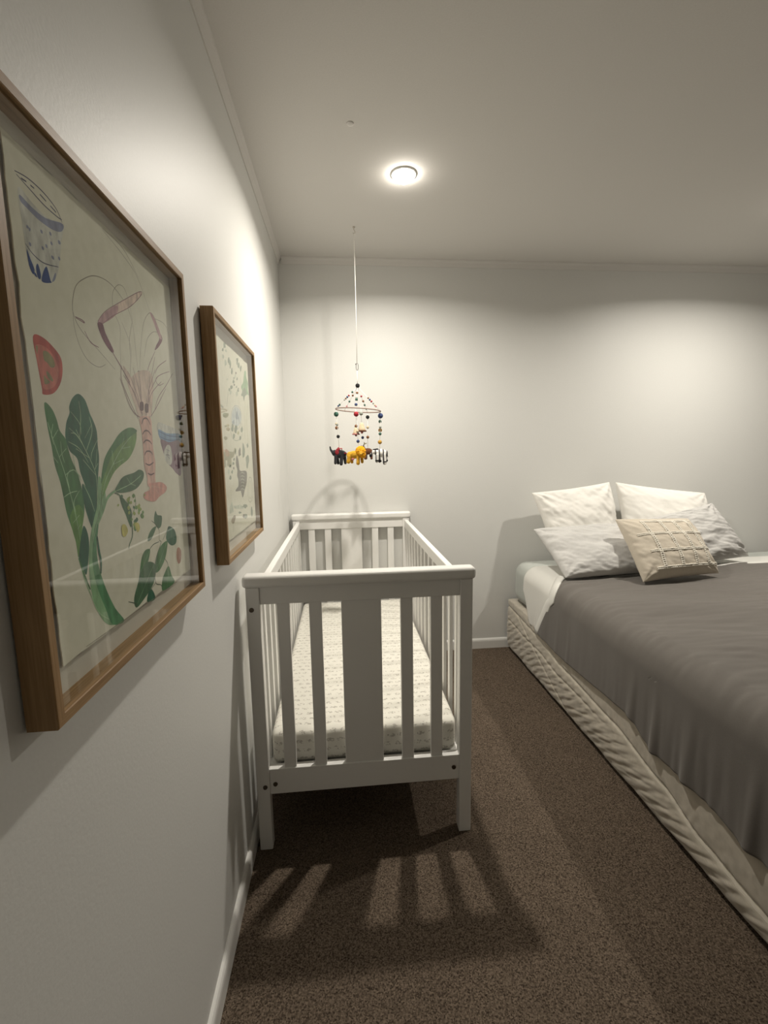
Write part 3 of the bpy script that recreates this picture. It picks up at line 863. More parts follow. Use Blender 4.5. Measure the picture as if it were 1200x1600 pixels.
# a second, shorter string of beads beside each figure
for a, zs in ((168, ((1.50, .006, 'green'), (1.445, .0065, 'cream'), (1.425, .0075, 'brown'))), (10, ((1.492, .0065, 'black'), (1.455, .0070, 'green'), (1.41, .0085, 'gold')))):
    p = ring_pt(a)
    zl = zs[-1][0]
    s = link('bead_strand', tube(bmesh.new(), [p, (p.x, p.y, zl)], .0009, 5), CORD, mob, smooth=True)
    for z, r, c in zs: bead(s, (p.x, p.y, z), r, c)
ART_ONE = [
('p','tomato',0,[(0.5190,1.4220),(0.5340,1.4250),(0.5510,1.4190),(0.5640,1.4090),(0.5640,1.3930),(0.5560,1.3780),(0.5420,1.3670),(0.5250,1.3640),(0.5240,1.3700),(0.5210,1.3960)]),
('p','tomato_flesh',0,[(0.5210,1.4130),(0.5340,1.4160),(0.5480,1.4110),(0.5560,1.4000),(0.5560,1.3900),(0.5500,1.3790),(0.5400,1.3720),(0.5270,1.3700),(0.5250,1.3790),(0.5220,1.3970)]),
('p','olive',0,[(0.5330,1.4100),(0.5410,1.4110),(0.5490,1.4060),(0.5510,1.3980),(0.5440,1.3950),(0.5380,1.3990),(0.5330,1.4010)]),
('p','olive',0,[(0.5350,1.3900),(0.5410,1.3870),(0.5450,1.3820),(0.5430,1.3800),(0.5380,1.3820),(0.5350,1.3850)]),
('p','olive',0,[(0.5300,1.3850),(0.5330,1.3820),(0.5390,1.3790),(0.5340,1.3760),(0.5290,1.3760)]),
('p','olive',0,[(0.5220,1.4130),(0.5250,1.4130),(0.5230,1.4060),(0.5220,1.4060)]),
('r','ink',0.0012,[(0.5200,1.5800),(0.5410,1.5840),(0.5660,1.5830),(0.5860,1.5770),(0.5950,1.5670)]),
('r','ink',0.0012,[(0.5220,1.5780),(0.5420,1.5740),(0.5630,1.5700),(0.5850,1.5690),(0.5950,1.5700)]),
('r','ink',0.0022,[(0.5290,1.5780),(0.5370,1.5790)]),
('r','ink',0.0022,[(0.5430,1.5790),(0.5490,1.5790)]),
('r','ink',0.0022,[(0.5580,1.5780),(0.5680,1.5760)]),
('r','ink',0.0022,[(0.5750,1.5750),(0.5850,1.5730)]),
('p','wash',0,[(0.5220,1.5660),(0.5420,1.5620),(0.5670,1.5590),(0.5970,1.5660),(0.5900,1.5450),(0.5790,1.5120),(0.5710,1.4980),(0.5610,1.4890),(0.5450,1.4860),(0.5320,1.4890),(0.5250,1.5000),(0.5230,1.5300)]),
('p','blue_grey',0,[(0.5240,1.5600),(0.5410,1.5570),(0.5640,1.5570),(0.5960,1.5660),(0.5920,1.5560),(0.5750,1.5500),(0.5510,1.5490),(0.5320,1.5520),(0.5240,1.5540)]),
('r','ink',0.001,[(0.5240,1.5140),(0.5350,1.5080),(0.5520,1.5060),(0.5780,1.5120)]),
('p','blue_grey',0,[(0.5290,1.5340),(0.5320,1.5340),(0.5320,1.5320),(0.5290,1.5310)]),
('p','blue_grey',0,[(0.5520,1.5400),(0.5550,1.5400),(0.5550,1.5370),(0.5520,1.5370)]),
('p','blue_grey',0,[(0.5680,1.5450),(0.5710,1.5450),(0.5710,1.5420),(0.5680,1.5420)]),
('p','blue_grey',0,[(0.5510,1.5230),(0.5540,1.5230),(0.5540,1.5200),(0.5510,1.5200)]),
('p','blue_grey',0,[(0.5680,1.5350),(0.5710,1.5350),(0.5710,1.5320),(0.5680,1.5320)]),
('p','blue_grey',0,[(0.5830,1.5430),(0.5870,1.5430),(0.5870,1.5400),(0.5830,1.5390)]),
('p','blue_grey',0,[(0.5300,1.5180),(0.5330,1.5180),(0.5330,1.5150),(0.5300,1.5150)]),
('p','blue_grey',0,[(0.5670,1.5200),(0.5710,1.5200),(0.5710,1.5170),(0.5670,1.5170)]),
('p','blue_grey',0,[(0.5800,1.5240),(0.5830,1.5240),(0.5830,1.5210),(0.5800,1.5210)]),
('p','blue_grey',0,[(0.5320,1.5330),(0.5350,1.5330),(0.5340,1.5300),(0.5320,1.5300)]),
('p','blue_grey',0,[(0.5580,1.5280),(0.5610,1.5280),(0.5610,1.5250),(0.5580,1.5250)]),
('p','blue',0,[(0.5250,1.5090),(0.5290,1.5020),(0.5340,1.4930),(0.5310,1.4870),(0.5260,1.4940)]),
('p','blue',0,[(0.5370,1.4960),(0.5410,1.5010),(0.5440,1.4920),(0.5420,1.4860),(0.5380,1.4870)]),
('p','blue',0,[(0.5550,1.5040),(0.5600,1.4920),(0.5610,1.4890),(0.5440,1.4850)]),
('p','blue_grey',0,[(0.5690,1.5010),(0.5720,1.5030),(0.5690,1.4950),(0.5630,1.4910)]),
('p','blue',0,[(0.5330,1.4900),(0.5360,1.4890),(0.5370,1.4860),(0.5330,1.4870)]),
('r','pencil',0.0009,[(0.6900,1.4190),(0.6500,1.4360),(0.6160,1.4500),(0.6010,1.4630),(0.5990,1.4780),(0.6100,1.5020),(0.6320,1.5190),(0.6590,1.5320),(0.6920,1.5370),(0.7210,1.5320),(0.7480,1.5190),(0.7610,1.4950),(0.7640,1.4510),(0.7670,1.4190)]),
('r','pencil',0.0007,[(0.5990,1.4780),(0.5980,1.4540),(0.6050,1.4330),(0.6210,1.4180),(0.6460,1.4140),(0.6650,1.4210)]),
('r','pencil',0.0007,[(0.7070,1.4100),(0.7120,1.4530),(0.7170,1.4830),(0.7020,1.5010),(0.7040,1.5250),(0.7230,1.5430),(0.7420,1.5450),(0.7530,1.5310),(0.7610,1.5050)]),
('r','pencil',0.0007,[(0.6910,1.6030),(0.7180,1.5990),(0.7540,1.5920),(0.7930,1.5780),(0.8310,1.5390)]),
('r','pencil',0.0007,[(0.6910,1.6050),(0.7510,1.6030),(0.7990,1.5780)]),
('r','pencil',0.0008,[(0.7680,1.4200),(0.7830,1.4680),(0.8020,1.5110),(0.8310,1.5360),(0.8520,1.5320),(0.8670,1.5140)]),
('r','pencil',0.0008,[(0.7240,1.4920),(0.7420,1.4720),(0.7460,1.4530),(0.7370,1.4200),(0.7460,1.4080)]),
('r','pencil',0.0008,[(0.7610,1.5050),(0.7450,1.4730),(0.7420,1.4470)]),
('r','pencil',0.0008,[(0.8440,1.5310),(0.8920,1.5350),(0.9140,1.5190),(0.9200,1.4860)]),
('r','pencil',0.0008,[(0.7940,1.4570),(0.8110,1.4880),(0.8390,1.5070),(0.8670,1.5120)]),
('r','mauve',0.0012,[(0.8900,1.4700),(0.8500,1.4520),(0.8320,1.4370)]),
('r','mauve',0.0012,[(0.9010,1.4520),(0.8600,1.4400),(0.8340,1.4280),(0.8440,1.4190),(0.8690,1.4260)]),
('r','mauve',0.0012,[(0.9170,1.4510),(0.8810,1.4250),(0.8390,1.3980),(0.8190,1.3750)]),
('r','mauve',0.0012,[(0.6020,1.4650),(0.6180,1.4650),(0.6210,1.4630),(0.6030,1.4640)]),
('r','mauve',0.0012,[(0.6200,1.4530),(0.6320,1.4420),(0.6510,1.4400)]),
('p','pink_wash',0,[(0.6550,1.4740),(0.6790,1.4940),(0.7300,1.5220),(0.7940,1.5570),(0.8040,1.5560),(0.7610,1.5250),(0.7030,1.4950),(0.6670,1.4740)]),
('p','mauve_wash',0,[(0.6550,1.4740),(0.6790,1.4930),(0.7140,1.5120),(0.7090,1.4980),(0.6670,1.4740)]),
('r','mauve',0.0009,[(0.6550,1.4740),(0.6790,1.4940),(0.7360,1.5260),(0.7940,1.5570),(0.8030,1.5560),(0.7580,1.5240),(0.6980,1.4930),(0.6670,1.4740)]),
('p','purple',0,[(0.6540,1.4720),(0.6670,1.4740),(0.6730,1.4630),(0.6910,1.4450),(0.6840,1.4410),(0.6660,1.4510),(0.6560,1.4630)]),
('p','purple',0,[(0.8670,1.5140),(0.8790,1.5050),(0.8620,1.4890),(0.8400,1.4770),(0.8480,1.4870),(0.8640,1.5010)]),
('p','mauve_wash',0,[(0.8310,1.5370),(0.8520,1.5320),(0.8760,1.5070),(0.8650,1.5040),(0.8430,1.5250)]),
('p','pink_wash',0,[(0.7600,1.4240),(0.8040,1.4310),(0.8050,1.4080),(0.7940,1.3610),(0.7610,1.3590),(0.7560,1.3800),(0.7550,1.4040)]),
('p','pink_wash',0,[(0.7170,1.4290),(0.7520,1.4040),(0.7580,1.3720),(0.7610,1.3560),(0.7410,1.3780),(0.7230,1.4070)]),
('r','mauve',0.002,[(0.6880,1.4410),(0.7150,1.4210),(0.7390,1.3990),(0.7510,1.3690),(0.7610,1.3560)]),
('r','mauve',0.0012,[(0.7110,1.4280),(0.7070,1.4070),(0.7290,1.3770),(0.7510,1.3550)]),
('r','mauve',0.0012,[(0.8380,1.4660),(0.8150,1.4270),(0.8160,1.4040),(0.8010,1.3620)]),
('r','mauve',0.0012,[(0.8400,1.4750),(0.8040,1.4390),(0.8060,1.4170)]),
('r','mauve',0.0016,[(0.7590,1.4230),(0.7610,1.4020),(0.7620,1.3810)]),
('r','mauve',0.0016,[(0.8110,1.4380),(0.8040,1.4110),(0.7930,1.3840)]),
('p','dark_purple',0,[(0.7640,1.4290),(0.7710,1.4300),(0.7700,1.4230),(0.7670,1.4140),(0.7620,1.4140),(0.7610,1.4210)]),
('p','dark_purple',0,[(0.7820,1.4320),(0.7890,1.4330),(0.7890,1.4260),(0.7850,1.4170),(0.7800,1.4160),(0.7800,1.4240)]),
('p','dark_purple',0,[(0.7710,1.4080),(0.7780,1.4090),(0.7780,1.4020),(0.7740,1.3940),(0.7690,1.3940),(0.7680,1.4010)]),
('p','dark_purple',0,[(0.7870,1.4070),(0.7940,1.4080),(0.7940,1.4010),(0.7910,1.3940),(0.7850,1.3930),(0.7840,1.4000)]),
('p','dark_purple',0,[(0.7620,1.3780),(0.7680,1.3790),(0.7690,1.3750),(0.7660,1.3700),(0.7610,1.3690),(0.7600,1.3740)]),
('p','dark_purple',0,[(0.7850,1.3810),(0.7920,1.3810),(0.7930,1.3770),(0.7900,1.3720),(0.7840,1.3720),(0.7830,1.3760)]),
('p','pink_wash',0,[(0.7320,1.4080),(0.7430,1.3780),(0.7550,1.3580),(0.7950,1.3600),(0.8070,1.3790),(0.8220,1.4220),(0.8070,1.4360),(0.7690,1.4300)]),
('r','mauve',0.0011,[(0.7140,1.4150),(0.7470,1.3920),(0.7660,1.3610)]),
('r','mauve',0.0011,[(0.7290,1.4230),(0.7540,1.3930),(0.7680,1.3620)]),
('r','mauve',0.0011,[(0.7480,1.4320),(0.7640,1.3940),(0.7700,1.3620)]),
('r','mauve',0.0011,[(0.8340,1.4440),(0.7950,1.3980),(0.7800,1.3630)]),
('r','mauve',0.0011,[(0.8430,1.4340),(0.8010,1.3990),(0.7810,1.3630)]),
('r','mauve',0.0011,[(0.8570,1.4270),(0.8080,1.3990),(0.7830,1.3630)]),
('r','mauve',0.0012,[(0.7020,1.4090),(0.7270,1.3710),(0.7550,1.3580),(0.7950,1.3610)]),
('r','mauve',0.0012,[(0.8750,1.4170),(0.8280,1.3810),(0.7980,1.3610)]),
('p','dark_purple',0,[(0.7620,1.3810),(0.7740,1.3820),(0.7720,1.3700),(0.7600,1.3690)]),
('p','dark_purple',0,[(0.7800,1.3800),(0.7930,1.3810),(0.7910,1.3690),(0.7790,1.3670)]),
('r','mauve',0.0012,[(0.7680,1.4220),(0.7680,1.3950),(0.7650,1.3640)]),
('r','mauve',0.0012,[(0.8090,1.4280),(0.7990,1.3980),(0.7900,1.3660)]),
('r','mauve',0.0012,[(0.7290,1.4080),(0.7480,1.3870),(0.7620,1.3640)]),
('p','pink',0,[(0.7560,1.3570),(0.7960,1.3600),(0.7990,1.3380),(0.7980,1.3090),(0.8020,1.2850),(0.7960,1.2620),(0.7940,1.2470),(0.7650,1.2480),(0.7650,1.2630),(0.7580,1.2810),(0.7590,1.3090),(0.7590,1.3360)]),
('r','dark_purple',0.0022,[(0.7610,1.3470),(0.7700,1.3560),(0.7840,1.3570),(0.7940,1.3480)]),
('r','dark_purple',0.0022,[(0.7610,1.3310),(0.7710,1.3370),(0.7840,1.3370),(0.7940,1.3310)]),
('r','dark_purple',0.0022,[(0.7610,1.3170),(0.7720,1.3220),(0.7850,1.3210),(0.7940,1.3160)]),
('r','dark_purple',0.0022,[(0.7620,1.2980),(0.7700,1.3040),(0.7850,1.3040),(0.7930,1.2990)]),
('r','dark_purple',0.0022,[(0.7630,1.2850),(0.7770,1.2820),(0.7940,1.2860)]),
('r','dark_purple',0.0022,[(0.7680,1.2690),(0.7800,1.2660),(0.7940,1.2680)]),
('p','rose',0,[(0.7690,1.2520),(0.7940,1.2520),(0.8200,1.2510),(0.8420,1.2420),(0.8360,1.2330),(0.8070,1.2270),(0.7870,1.2210),(0.7600,1.2250),(0.7450,1.2320),(0.7500,1.2390),(0.7710,1.2420)]),
('r','pink',0.0012,[(0.7800,1.2480),(0.7490,1.2360)]),
('r','pink',0.0012,[(0.7800,1.2480),(0.7640,1.2250)]),
('r','pink',0.0012,[(0.7800,1.2480),(0.7880,1.2220)]),
('r','pink',0.0012,[(0.7800,1.2480),(0.8110,1.2290)]),
('r','pink',0.0012,[(0.7800,1.2480),(0.8370,1.2370)]),
('p','leaf_mid',0,[(0.5250,1.3550),(0.5360,1.3510),(0.5430,1.3400),(0.5470,1.3270),(0.5560,1.3180),(0.5590,1.3070),(0.5630,1.2950),(0.5720,1.2780),(0.5780,1.2580),(0.5790,1.2350),(0.5710,1.2140),(0.5620,1.1940),(0.5560,1.1780),(0.5540,1.1980),(0.5500,1.2130),(0.5430,1.2330),(0.5400,1.2520),(0.5370,1.2700),(0.5310,1.2890),(0.5290,1.3100),(0.5260,1.3290)]),
('p','leaf_light',0,[(0.5490,1.2300),(0.5650,1.2410),(0.5760,1.2310),(0.5710,1.2140),(0.5570,1.1800),(0.5540,1.1980),(0.5500,1.2130)]),
('p','leaf_dark',0,[(0.5730,1.2140),(0.5800,1.2040),(0.5800,1.1860),(0.5690,1.1550),(0.5620,1.1640),(0.5570,1.1780),(0.5640,1.1980)]),
('p','leaf_dark',0,[(0.5920,1.3730),(0.6040,1.3680),(0.6100,1.3580),(0.6130,1.3510),(0.6190,1.3430),(0.6250,1.3300),(0.6240,1.3120),(0.6240,1.2940),(0.6170,1.2710),(0.6110,1.2490),(0.6040,1.2270),(0.5990,1.2370),(0.5920,1.2510),(0.5850,1.2640),(0.5780,1.2800),(0.5750,1.2950),(0.5630,1.3030),(0.5590,1.3090),(0.5560,1.3210),(0.5610,1.3370),(0.5690,1.3480),(0.5700,1.3560),(0.5790,1.3670)]),
('p','leaf_dark',0,[(0.5810,1.2650),(0.5940,1.2510),(0.6040,1.2270),(0.5990,1.2140),(0.5920,1.2060),(0.5820,1.2300),(0.5780,1.2520)]),
('p','stem',0,[(0.6180,1.2710),(0.6280,1.2610),(0.6310,1.2420),(0.6180,1.2250),(0.6020,1.2090),(0.5910,1.1880),(0.5920,1.1650),(0.6040,1.1290),(0.6210,1.0950),(0.6430,1.0680),(0.6160,1.0710),(0.5960,1.0840),(0.5800,1.1110),(0.5740,1.1410),(0.5770,1.1740),(0.5860,1.2000),(0.5960,1.2170),(0.6080,1.2360)]),
('p','stem_shade',0,[(0.5960,1.2060),(0.6080,1.2150),(0.5970,1.1830),(0.5970,1.1590),(0.6080,1.1260),(0.6270,1.0910),(0.6480,1.0650),(0.6160,1.0720),(0.6030,1.0990),(0.5890,1.1320),(0.5840,1.1670)]),
('p','leaf_light2',0,[(0.7380,1.3380),(0.7390,1.3250),(0.7270,1.3080),(0.7060,1.2930),(0.6770,1.2830),(0.6550,1.2720),(0.6270,1.2470),(0.6190,1.2390),(0.6230,1.2620),(0.6290,1.2800),(0.6410,1.2980),(0.6640,1.3150),(0.6870,1.3300),(0.7150,1.3390)]),
('p','leaf_mid',0,[(0.7380,1.3380),(0.7390,1.3330),(0.6950,1.3180),(0.6610,1.3010),(0.6370,1.2770),(0.6230,1.2620),(0.6290,1.2800),(0.6410,1.2980),(0.6640,1.3150),(0.6870,1.3300),(0.7150,1.3390)]),
('p','leaf_dark2',0,[(0.7530,1.2710),(0.7470,1.2590),(0.7200,1.2470),(0.6800,1.2450),(0.6570,1.2490),(0.6680,1.2590),(0.6850,1.2680),(0.7190,1.2720),(0.7380,1.2760)]),
('r','stem',0.004,[(0.6580,1.2500),(0.6350,1.2420),(0.6210,1.2270),(0.6050,1.2110)]),
('r','vein',0.001,[(0.5780,1.3300),(0.5900,1.3110),(0.6020,1.2940),(0.6120,1.2720),(0.6080,1.2360)]),
('r','vein',0.001,[(0.5900,1.3110),(0.5770,1.3240),(0.5670,1.3250)]),
('r','vein',0.001,[(0.6000,1.2960),(0.5740,1.3070)]),
('r','vein',0.001,[(0.6110,1.2740),(0.5860,1.2940)]),
('r','vein',0.001,[(0.5960,1.3050),(0.6130,1.3290),(0.6100,1.3470)]),
('r','vein',0.001,[(0.5840,1.3200),(0.5910,1.3470),(0.5900,1.3640)]),
('r','vein',0.001,[(0.6120,1.2810),(0.6210,1.3070)]),
('r','vein',0.001,[(0.5810,1.2650),(0.5930,1.2460),(0.6000,1.2280)]),
('r','vein',0.001,[(0.5270,1.3350),(0.5350,1.3110),(0.5460,1.2830),(0.5540,1.2540),(0.5610,1.2200),(0.5630,1.1980)]),
('r','vein',0.001,[(0.5330,1.3180),(0.5440,1.3280)]),
('r','vein',0.001,[(0.5400,1.2970),(0.5550,1.3070)]),
('r','vein',0.001,[(0.5370,1.2910),(0.5290,1.2990)]),
('r','vein',0.001,[(0.5480,1.2770),(0.5660,1.2820),(0.5780,1.2690)]),
('r','vein',0.001,[(0.5400,1.2520),(0.5540,1.2560),(0.5680,1.2570)]),
('r','vein',0.001,[(0.5660,1.3010),(0.5690,1.2820),(0.5770,1.2730)]),
('r','vein',0.001,[(0.5530,1.2210),(0.5670,1.2280)]),
('r','vein',0.001,[(0.7210,1.3270),(0.6870,1.3080),(0.6580,1.2860),(0.6350,1.2660),(0.6230,1.2480)]),
('r','vein',0.001,[(0.6870,1.3080),(0.6960,1.3230)]),
('r','vein',0.001,[(0.6870,1.3080),(0.7150,1.3110)]),
('r','vein',0.001,[(0.6580,1.2860),(0.6590,1.3050)]),
('r','vein',0.001,[(0.6580,1.2860),(0.6900,1.2930)]),
('r','vein',0.001,[(0.7430,1.2670),(0.7050,1.2560),(0.6580,1.2490)]),
('r','vein',0.001,[(0.7050,1.2560),(0.6950,1.2660)]),
('r','vein',0.001,[(0.7050,1.2560),(0.7210,1.2520)]),
('r','vein',0.0008,[(0.5710,1.3500),(0.5870,1.3370),(0.5880,1.3240)]),
('r','vein',0.0008,[(0.6140,1.3380),(0.5950,1.3200)]),
('r','vein',0.0008,[(0.5640,1.3310),(0.5800,1.3220),(0.5850,1.3160)]),
('r','vein',0.0008,[(0.6260,1.3210),(0.6080,1.3030),(0.6040,1.2940)]),
('r','vein',0.0008,[(0.5600,1.3150),(0.5810,1.3070),(0.5970,1.2900)]),
('r','vein',0.0008,[(0.6200,1.2890),(0.6100,1.2810)]),
('r','vein',0.0008,[(0.5360,1.3340),(0.5310,1.3220),(0.5330,1.3110)]),
('r','vein',0.0008,[(0.5460,1.3150),(0.5460,1.3010),(0.5490,1.2910)]),
('r','vein',0.0008,[(0.5590,1.2830),(0.5510,1.2750),(0.5530,1.2620)]),
('r','vein',0.0008,[(0.5720,1.2570),(0.5590,1.2450),(0.5600,1.2330)]),
('r','vein',0.0008,[(0.5600,1.2120),(0.5680,1.2170)]),
('r','vein',0.0014,[(0.5580,1.1710),(0.5630,1.1500),(0.5740,1.1250),(0.5860,1.1000),(0.6090,1.0820)]),
('r','vein',0.001,[(0.6230,1.2620),(0.6180,1.2340),(0.6000,1.2090),(0.5880,1.1890)]),
('r','leaf_mid',0.0025,[(0.5560,1.1780),(0.5630,1.1570),(0.5730,1.1340)]),
('r','leaf_dark',0.0035,[(0.6000,1.1960),(0.6010,1.1770),(0.6030,1.1630),(0.6000,1.1470)]),
('p','leaf_dark2',0,[(0.6690,1.2420),(0.6860,1.2320),(0.7000,1.2170),(0.6980,1.2010),(0.6930,1.1920),(0.6820,1.2120),(0.6720,1.2280)]),
('r','leaf_dark2',0.0018,[(0.6550,1.2470),(0.6690,1.2420),(0.6870,1.2260),(0.6970,1.2020),(0.6960,1.1800),(0.6840,1.1680),(0.6810,1.1620)]),
('r','leaf_dark2',0.0012,[(0.6980,1.2070),(0.7150,1.2230),(0.7160,1.2390)]),
('p','bud',0,[(0.7120,1.2200),(0.7170,1.2220),(0.7210,1.2190),(0.7160,1.2160)]),
('p','leaf_dark2',0,[(0.7280,1.2050),(0.7340,1.2080),(0.7380,1.2030),(0.7320,1.2000)]),
('p','leaf_dark2',0,[(0.7030,1.1870),(0.7080,1.1890),(0.7110,1.1860),(0.7070,1.1840)]),
('p','bud',0,[(0.7210,1.2170),(0.7270,1.2200),(0.7320,1.2160),(0.7260,1.2130)]),
('p','bud',0,[(0.6880,1.2150),(0.6930,1.2170),(0.6960,1.2140),(0.6910,1.2110)]),
('p','bud',0,[(0.6880,1.2340),(0.6940,1.2370),(0.6980,1.2330),(0.6920,1.2290)]),
('p','leaf_dark2',0,[(0.7040,1.1940),(0.7090,1.1960),(0.7120,1.1930),(0.7080,1.1910)]),
('p','leaf_dark2',0,[(0.7100,1.2010),(0.7160,1.2040),(0.7200,1.2000),(0.7140,1.1970)]),
('p','leaf_light2',0,[(0.7020,1.1890),(0.7060,1.1910),(0.7090,1.1880),(0.7050,1.1860)]),
('p','bud',0,[(0.6940,1.2360),(0.6970,1.2380),(0.7000,1.2360),(0.6960,1.2340)]),
('p','leaf_dark2',0,[(0.7040,1.1990),(0.7100,1.2020),(0.7140,1.1970),(0.7080,1.1950)]),
('p','leaf_light2',0,[(0.7340,1.2090),(0.7390,1.2120),(0.7420,1.2080),(0.7380,1.2060)]),
('p','bud',0,[(0.6970,1.2290),(0.7010,1.2310),(0.7040,1.2280),(0.7000,1.2260)]),
('p','bud',0,[(0.7010,1.1950),(0.7070,1.1980),(0.7110,1.1940),(0.7050,1.1910)]),
('p','bud',0,[(0.7040,1.2120),(0.7090,1.2140),(0.7130,1.2100),(0.7080,1.2080)]),
('p','leaf_light2',0,[(0.6940,1.2040),(0.6980,1.2060),(0.7010,1.2030),(0.6970,1.2010)]),
('p','bud',0,[(0.7030,1.1950),(0.7090,1.1980),(0.7130,1.1930),(0.7080,1.1900)]),
('p','bud',0,[(0.7180,1.2200),(0.7210,1.2220),(0.7240,1.2200),(0.7200,1.2180)]),
('p','bud',0,[(0.7280,1.2150),(0.7320,1.2170),(0.7350,1.2140),(0.7310,1.2120)]),
('p','leaf_light2',0,[(0.7120,1.2190),(0.7170,1.2220),(0.7210,1.2180),(0.7160,1.2160)]),
('p','bud',0,[(0.6590,1.2290),(0.6620,1.2310),(0.6640,1.2290),(0.6610,1.2270)]),
('p','leaf_light2',0,[(0.7020,1.1900),(0.7070,1.1930),(0.7120,1.1880),(0.7060,1.1860)]),
('p','leaf_light2',0,[(0.7060,1.2380),(0.7120,1.2410),(0.7160,1.2370),(0.7100,1.2340)]),
('p','leaf_dark2',0,[(0.7060,1.2210),(0.7090,1.2230),(0.7120,1.2200),(0.7080,1.2180)]),
('p','bud',0,[(0.6870,1.2220),(0.6920,1.2250),(0.6960,1.2210),(0.6910,1.2180)]),
('p','leaf_light2',0,[(0.7300,1.2040),(0.7360,1.2070),(0.7410,1.2020),(0.7350,1.1990)]),
('p','leaf_light2',0,[(0.6900,1.2290),(0.6940,1.2310),(0.6970,1.2290),(0.6930,1.2260)]),
('p','bud',0,[(0.7200,1.2110),(0.7250,1.2130),(0.7280,1.2090),(0.7230,1.2070)]),
('p','bud',0,[(0.7230,1.2210),(0.7280,1.2240),(0.7310,1.2200),(0.7260,1.2180)]),
('p','leaf_dark2',0,[(0.6700,1.2400),(0.6740,1.2430),(0.6780,1.2400),(0.6730,1.2370)]),
('p','leaf_dark2',0,[(0.6880,1.2100),(0.6920,1.2120),(0.6940,1.2090),(0.6910,1.2070)]),
('p','bud',0,[(0.7460,1.2350),(0.7490,1.2370),(0.7520,1.2350),(0.7480,1.2330)]),
('p','leaf_light2',0,[(0.7220,1.2140),(0.7270,1.2160),(0.7300,1.2130),(0.7250,1.2100)]),
('p','leaf_light2',0,[(0.7110,1.2300),(0.7140,1.2320),(0.7170,1.2300),(0.7130,1.2270)]),
('p','petal',0,[(0.6660,1.1990),(0.6770,1.1990),(0.6830,1.1890),(0.6740,1.1820),(0.6650,1.1860)]),
('p','petal',0,[(0.7070,1.1950),(0.7190,1.1950),(0.7230,1.1860),(0.7130,1.1810)]),
('p','leaf_dark2',0,[(0.7860,1.2050),(0.7930,1.1970),(0.8110,1.1920),(0.8040,1.1760),(0.7890,1.1750),(0.7770,1.1890)]),
('p','leaf_dark2',0,[(0.7840,1.1780),(0.7620,1.1620),(0.7460,1.1610),(0.7530,1.1710),(0.7680,1.1780)]),
('p','leaf_dark',0,[(0.8390,1.1700),(0.8630,1.1600),(0.8710,1.1450),(0.8650,1.1330),(0.8420,1.1340),(0.8220,1.1490),(0.8280,1.1630)]),
('p','leaf_mid',0,[(0.7520,1.1460),(0.7330,1.1480),(0.7180,1.1370),(0.7090,1.1150),(0.7290,1.1200),(0.7440,1.1310)]),
('p','leaf_mid',0,[(0.8260,1.1450),(0.8140,1.1210),(0.7890,1.1050),(0.7670,1.1030),(0.7670,1.1160),(0.7800,1.1320),(0.7970,1.1430)]),
('p','leaf_dark2',0,[(0.7650,1.1190),(0.7400,1.1280),(0.7130,1.1220),(0.7010,1.1060),(0.6830,1.0860),(0.6880,1.0700),(0.7170,1.0750),(0.7510,1.0860),(0.7670,1.1040)]),
('p','leaf_mid',0,[(0.8230,1.1000),(0.8330,1.0800),(0.8430,1.0640),(0.7890,1.0650),(0.7900,1.0830),(0.8050,1.0940)]),
('p','leaf_dark',0,[(0.7460,1.0810),(0.7560,1.0620),(0.7260,1.0660),(0.7320,1.0790)]),
('r','leaf_shade',0.0014,[(0.7950,1.1700),(0.7920,1.1540),(0.7980,1.1480),(0.7760,1.1300),(0.7650,1.1140),(0.7630,1.0870),(0.7830,1.0770),(0.7870,1.0660)]),
('r','leaf_shade',0.0014,[(0.7910,1.1510),(0.7660,1.1510),(0.7470,1.1450)]),
('r','leaf_shade',0.0014,[(0.8070,1.1510),(0.8390,1.1700)]),
('r','leaf_shade',0.0014,[(0.8040,1.1200),(0.8180,1.1080),(0.8200,1.1000)]),
('r','leaf_shade',0.0014,[(0.7630,1.0870),(0.7410,1.0810)]),
('r','leaf_shade',0.0014,[(0.6650,1.0870),(0.6860,1.0770),(0.6880,1.0700)]),
('r','leaf_shade',0.0014,[(0.7670,1.1910),(0.7830,1.1820),(0.7950,1.1700)]),
('r','vein',0.0007,[(0.8510,1.1650),(0.8450,1.1350)]),
('r','vein',0.0007,[(0.8210,1.1430),(0.7710,1.1060)]),
('r','vein',0.0007,[(0.7590,1.1170),(0.6920,1.0750)]),
('r','vein',0.0007,[(0.7490,1.1440),(0.7130,1.1190)]),
('r','vein',0.0007,[(0.8200,1.0980),(0.8080,1.0640)]),
('p','wash',0,[(0.8280,1.3540),(0.8610,1.3520),(0.9040,1.3480),(0.9410,1.3430),(0.9380,1.3310),(0.8300,1.3360)]),
('p','sky_blue',0,[(0.8270,1.3420),(0.8660,1.3370),(0.9380,1.3380),(0.9340,1.3220),(0.8710,1.3210),(0.8330,1.3250)]),
('p','plum',0,[(0.8330,1.3250),(0.8710,1.3210),(0.9340,1.3220),(0.9230,1.2620),(0.8990,1.2620),(0.8790,1.2730),(0.8550,1.2840),(0.8410,1.3030)]),
('r','blue',0.001,[(0.8290,1.3390),(0.8700,1.3330),(0.9370,1.3330)]),
('r','blue',0.001,[(0.8310,1.3300),(0.8710,1.3250),(0.9350,1.3270)]),
('p','wash',0,[(0.8620,1.3160),(0.8770,1.3130),(0.8820,1.2960),(0.8760,1.2820),(0.8640,1.2800),(0.8490,1.2870),(0.8440,1.3030)]),
('r','ink',0.001,[(0.8560,1.3080),(0.8700,1.3050)]),
('r','ink',0.001,[(0.8650,1.3090),(0.8600,1.2970),(0.8690,1.2900)]),
('r','ink',0.001,[(0.8500,1.2980),(0.8680,1.2970),(0.8630,1.2890)]),
